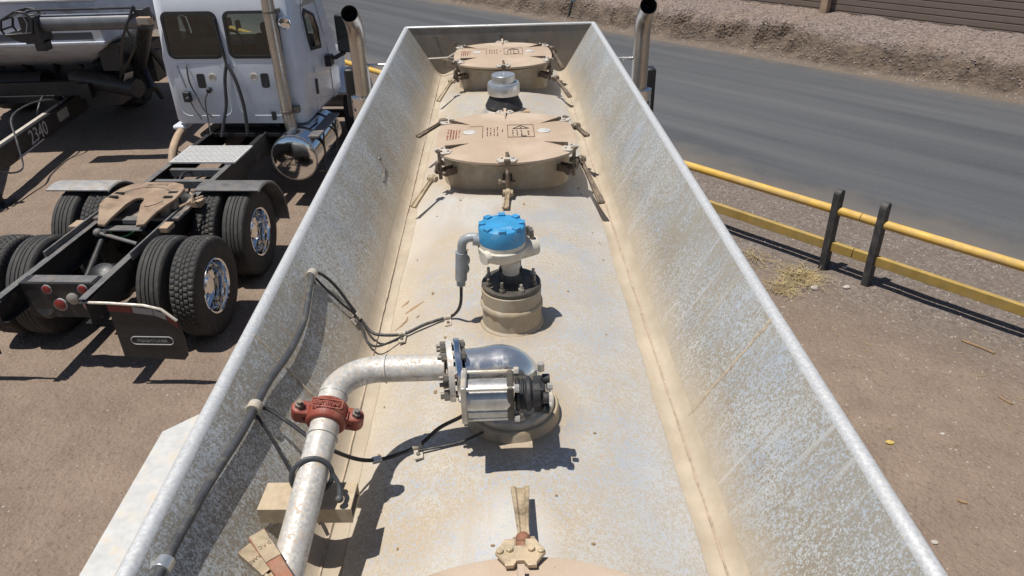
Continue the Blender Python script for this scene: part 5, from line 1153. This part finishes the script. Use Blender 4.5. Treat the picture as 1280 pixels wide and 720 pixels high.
m.tube(smooth([(-7.9, 13.2, .78), (-7.75, 12.6, 1.0), (-7.7, 12.2, .8)]), .014, 6); m.tube(smooth([(-7.6, 10.2, .75), (-7.45, 10.1, .5), (-7.5, 9.9, .1)]), .014, 6); m.build('hydraulic_hose', 'hose_rubber', db, GO)
m = MB(); m.cyl((-7.52, 10.35, .02), (-7.52, 10.35, .95), .05, n=12); m.box((-7.52, 10.35, .015), (.3, .3, .03)); m.build('parking_jack', 'cart_black', GC, GO)

# ================================================================== LITTER ON THE GROUND
def dry_weed(loc, R_, n, label, seed, group=None):
    rr = random.Random(seed); m = MB()
    for k in range(n):
        a = rr.uniform(0, 2*pi); r = R_*sqrt(rr.random()); p = Vector((r*cos(a), r*sin(a)*1.1, rr.uniform(.004, .05))); hd_ = rr.uniform(0, 2*pi); pts = [p]
        cv = rr.uniform(-1.2, 1.2); st_ = R_*rr.uniform(.08, .22)
        for j in range(rr.randint(4, 9)):
            hd_ += cv*.35+rr.uniform(-.2, .2); p = p+Vector((cos(hd_), sin(hd_), 0))*st_+Vector((0, 0, rr.uniform(-.012, .013))); p.z = max(.003, min(.09, p.z)); pts.append(p.copy())
        m.tube(pts, rr.uniform(.0014, .003), 4)
    o = m.build('dry_weed', 'straw', None); o.location = loc
    m = MB()
    for k in range(n//3):
        a = rr.uniform(0, 2*pi); r = R_*.75*rr.random(); p = Vector((r*cos(a), r*sin(a), .01)); q = p+Vector((rr.uniform(-1, 1), rr.uniform(-1, 1), .25))*R_*.3; m.tube([p, p.lerp(q, .5)+Vector((0, 0, .015)), q], .0035, 4)
    m.build('roots', 'straw_brown', o)
    return tag(o, label, 'dead weed', group)
def G(u, v, z=0):
    d = Vector(((u-640)/FPX, (360-v)/FPX, 1)); w_ = r2*d.x+u2*d.y+fwd*d.z; k = (z-HC)/w_.z; return Vector((w_.x*k, w_.y*k, z))
def onground(u, v): p = G(u, v); p.z = gz(p.x, p.y); return p
dry_weed(onground(1000, 348), .18, 170, 'curly straw-yellow dead weed heap right below the paired fence posts', 1)
dry_weed(onground(978, 362), .14, 110, 'smaller brown-rooted dead weed tangle just nearer than the big straw heap', 2)
dry_weed(onground(943, 325), .20, 26, 'sparse thin dead weed stems close to the trough lip, left of the straw heap', 3)
def stone(u, v, r, mat, label, seed):
    rr = random.Random(seed); m = MB(); m.ball((0, 0, 0), r, 1.2, .9, .7, 5); sd_ = Vector((seed*3.1, 1, 2))
    for i in range(len(m.v)): m.v[i] = m.v[i]*(1+.35*noise.noise(m.v[i]/r*1.1+sd_))
    o = m.build('stone', mat, None, ang=30); p = onground(u, v); o.location = p+Vector((0, 0, r*.35)); tag(o, label, 'stone', 'loose stones on the dirt')
stone(1112, 554, .028, 'pebble_gold', 'small golden pebble alone on the bare dirt right of the trough', 1)
stone(1018, 361, .045, 'pebble_pale', 'pale pinkish stone touching the right edge of the straw weed heap', 2)
stone(1058, 360, .035, 'pebble_pale', 'rounded white stone between the fence post feet on their near side', 3)
stone(1055, 336, .032, 'pebble_pale', 'little whitish stone behind the fence shadow between the two posts', 4)
stone(1167, 679, .022, 'pebble_pale', 'tiny white stone near the bottom right, nearest to the trough lip', 5)
stone(1176, 305, .035, 'straw_brown', 'dark brown clod on the shoulder beyond the top fence rail', 6)
stone(1178, 543, .018, 'pebble_pale', 'tiny pale stone to the right of the golden pebble', 7)
def stick(pix, r, label):
    m = MB(); P = [onground(*q) for q in pix]; c = P[0].copy(); m.tube(smooth([p-c+Vector((0, 0, r)) for p in P]), r, 6)
    o = m.build('dry_stick', 'straw_brown', None); o.location = c; tag(o, label, 'stick', 'dry sticks on the dirt')
stick([(1202, 426), (1215, 431), (1228, 436), (1243, 443)], .012, 'brown forked stick lying near the fence shadow at the right edge')
stick([(1248, 497), (1256, 502), (1266, 507)], .008, 'short pale stick lying on bare dirt at the right edge')
stick([(1196, 626), (1203, 629), (1209, 630)], .009, 'short dark bent stick on the dirt low at the right')
# loose gravel: uncountable
rr = random.Random(9); m = MB()
def peb(p, s_):
    a = rr.uniform(0, 6.3); vs = []
    for k in range(5): b = a+k*1.2566; vs.append(p+Vector((cos(b)*s_*rr.uniform(.7, 1.2), sin(b)*s_*rr.uniform(.7, 1.2), -.1*s_)))
    vs.append(p+Vector((rr.uniform(-.3, .3)*s_, rr.uniform(-.3, .3)*s_, s_*rr.uniform(.5, .9)))); m.add(vs, [(k, (k+1) % 5, 5) for k in range(5)])
for k in range(8000):
    x = rr.uniform(1.0, 7.5); y = rr.uniform(1.5, 12); p = Vector((x, y, 0)).dot(FD)
    if p > 9.6: continue
    den = .25+.75*max(0, min(1, (p-6.6)/1.0))
    if rr.random() > den: continue
    peb(Vector((x, y, gz(x, y))), rr.choice((.006, .008, .01, .013, .018)))
for k in range(7000):
    x = rr.uniform(-8.5, -1.0); y = rr.uniform(1.5, 14); peb(Vector((x, y, gz(x, y))), rr.choice((.006, .008, .01, .014)))
o = m.build('loose_gravel', 'pebble', None, ang=20); o['kind'] = 'stuff'; o['label'] = 'loose grey-brown gravel and crumbs of dirt'
m = MB()
for k in range(1100):
    x = rr.uniform(1.0, 7.5); y = rr.uniform(1.5, 12)
    if Vector((x, y, 0)).dot(FD) > 9.4: continue
    peb(Vector((x, y, gz(x, y))), rr.choice((.005, .007, .011)))
for k in range(900): x = rr.uniform(-8, -1); y = rr.uniform(1.5, 12); peb(Vector((x, y, gz(x, y))), rr.choice((.006, .008, .012)))
o = m.build('pale_gravel', 'pebble_pale', None, ang=20); o['kind'] = 'stuff'
m = MB()
for k in range(700):
    x = rr.uniform(2.5, 7.0); y = rr.uniform(3.0, 9.5); p = Vector((x, y, 0)).dot(FD)
    if p > 8.3 or p < 5.2+rr.random()*2: continue
    a = rr.uniform(0, 6.3); L = rr.uniform(.02, .08); z = gz(x, y)+.004; m.tube([(x, y, z), (x+cos(a)*L, y+sin(a)*L, z+.004)], .002, 4)
o = m.build('straw_litter', 'straw', None); o['kind'] = 'stuff'
# clods on the bank
m = MB()
for k in range(9000):
    t = rr.uniform(1, 24); p = 17.0+rr.random()**1.3*3.0; peb(at(t, p, bank_z(t, p)), rr.choice((.012, .015, .02, .024, .032)))
o = m.build('bank_gravel', 'pebble_bank', None, ang=20); o['kind'] = 'stuff'
# pale blue leaning pipe at the foot of the bank
m = MB(); P0 = at(16.4, 17.25, .1); m.tube([(0, 0, -.2), (.16, .02, .50)], .045, 10); pb = m.build('standpipe', 'post_black', None); pb.location = P0
tag(pb, 'short dark leaning pipe with a pale blue bent top at the foot of the bank', 'pipe')
m = MB(); m.tube([(.14, .02, .47), (.46, .08, .66)], .07, 12); m.build('blue_top', 'blue_pipe', pb)
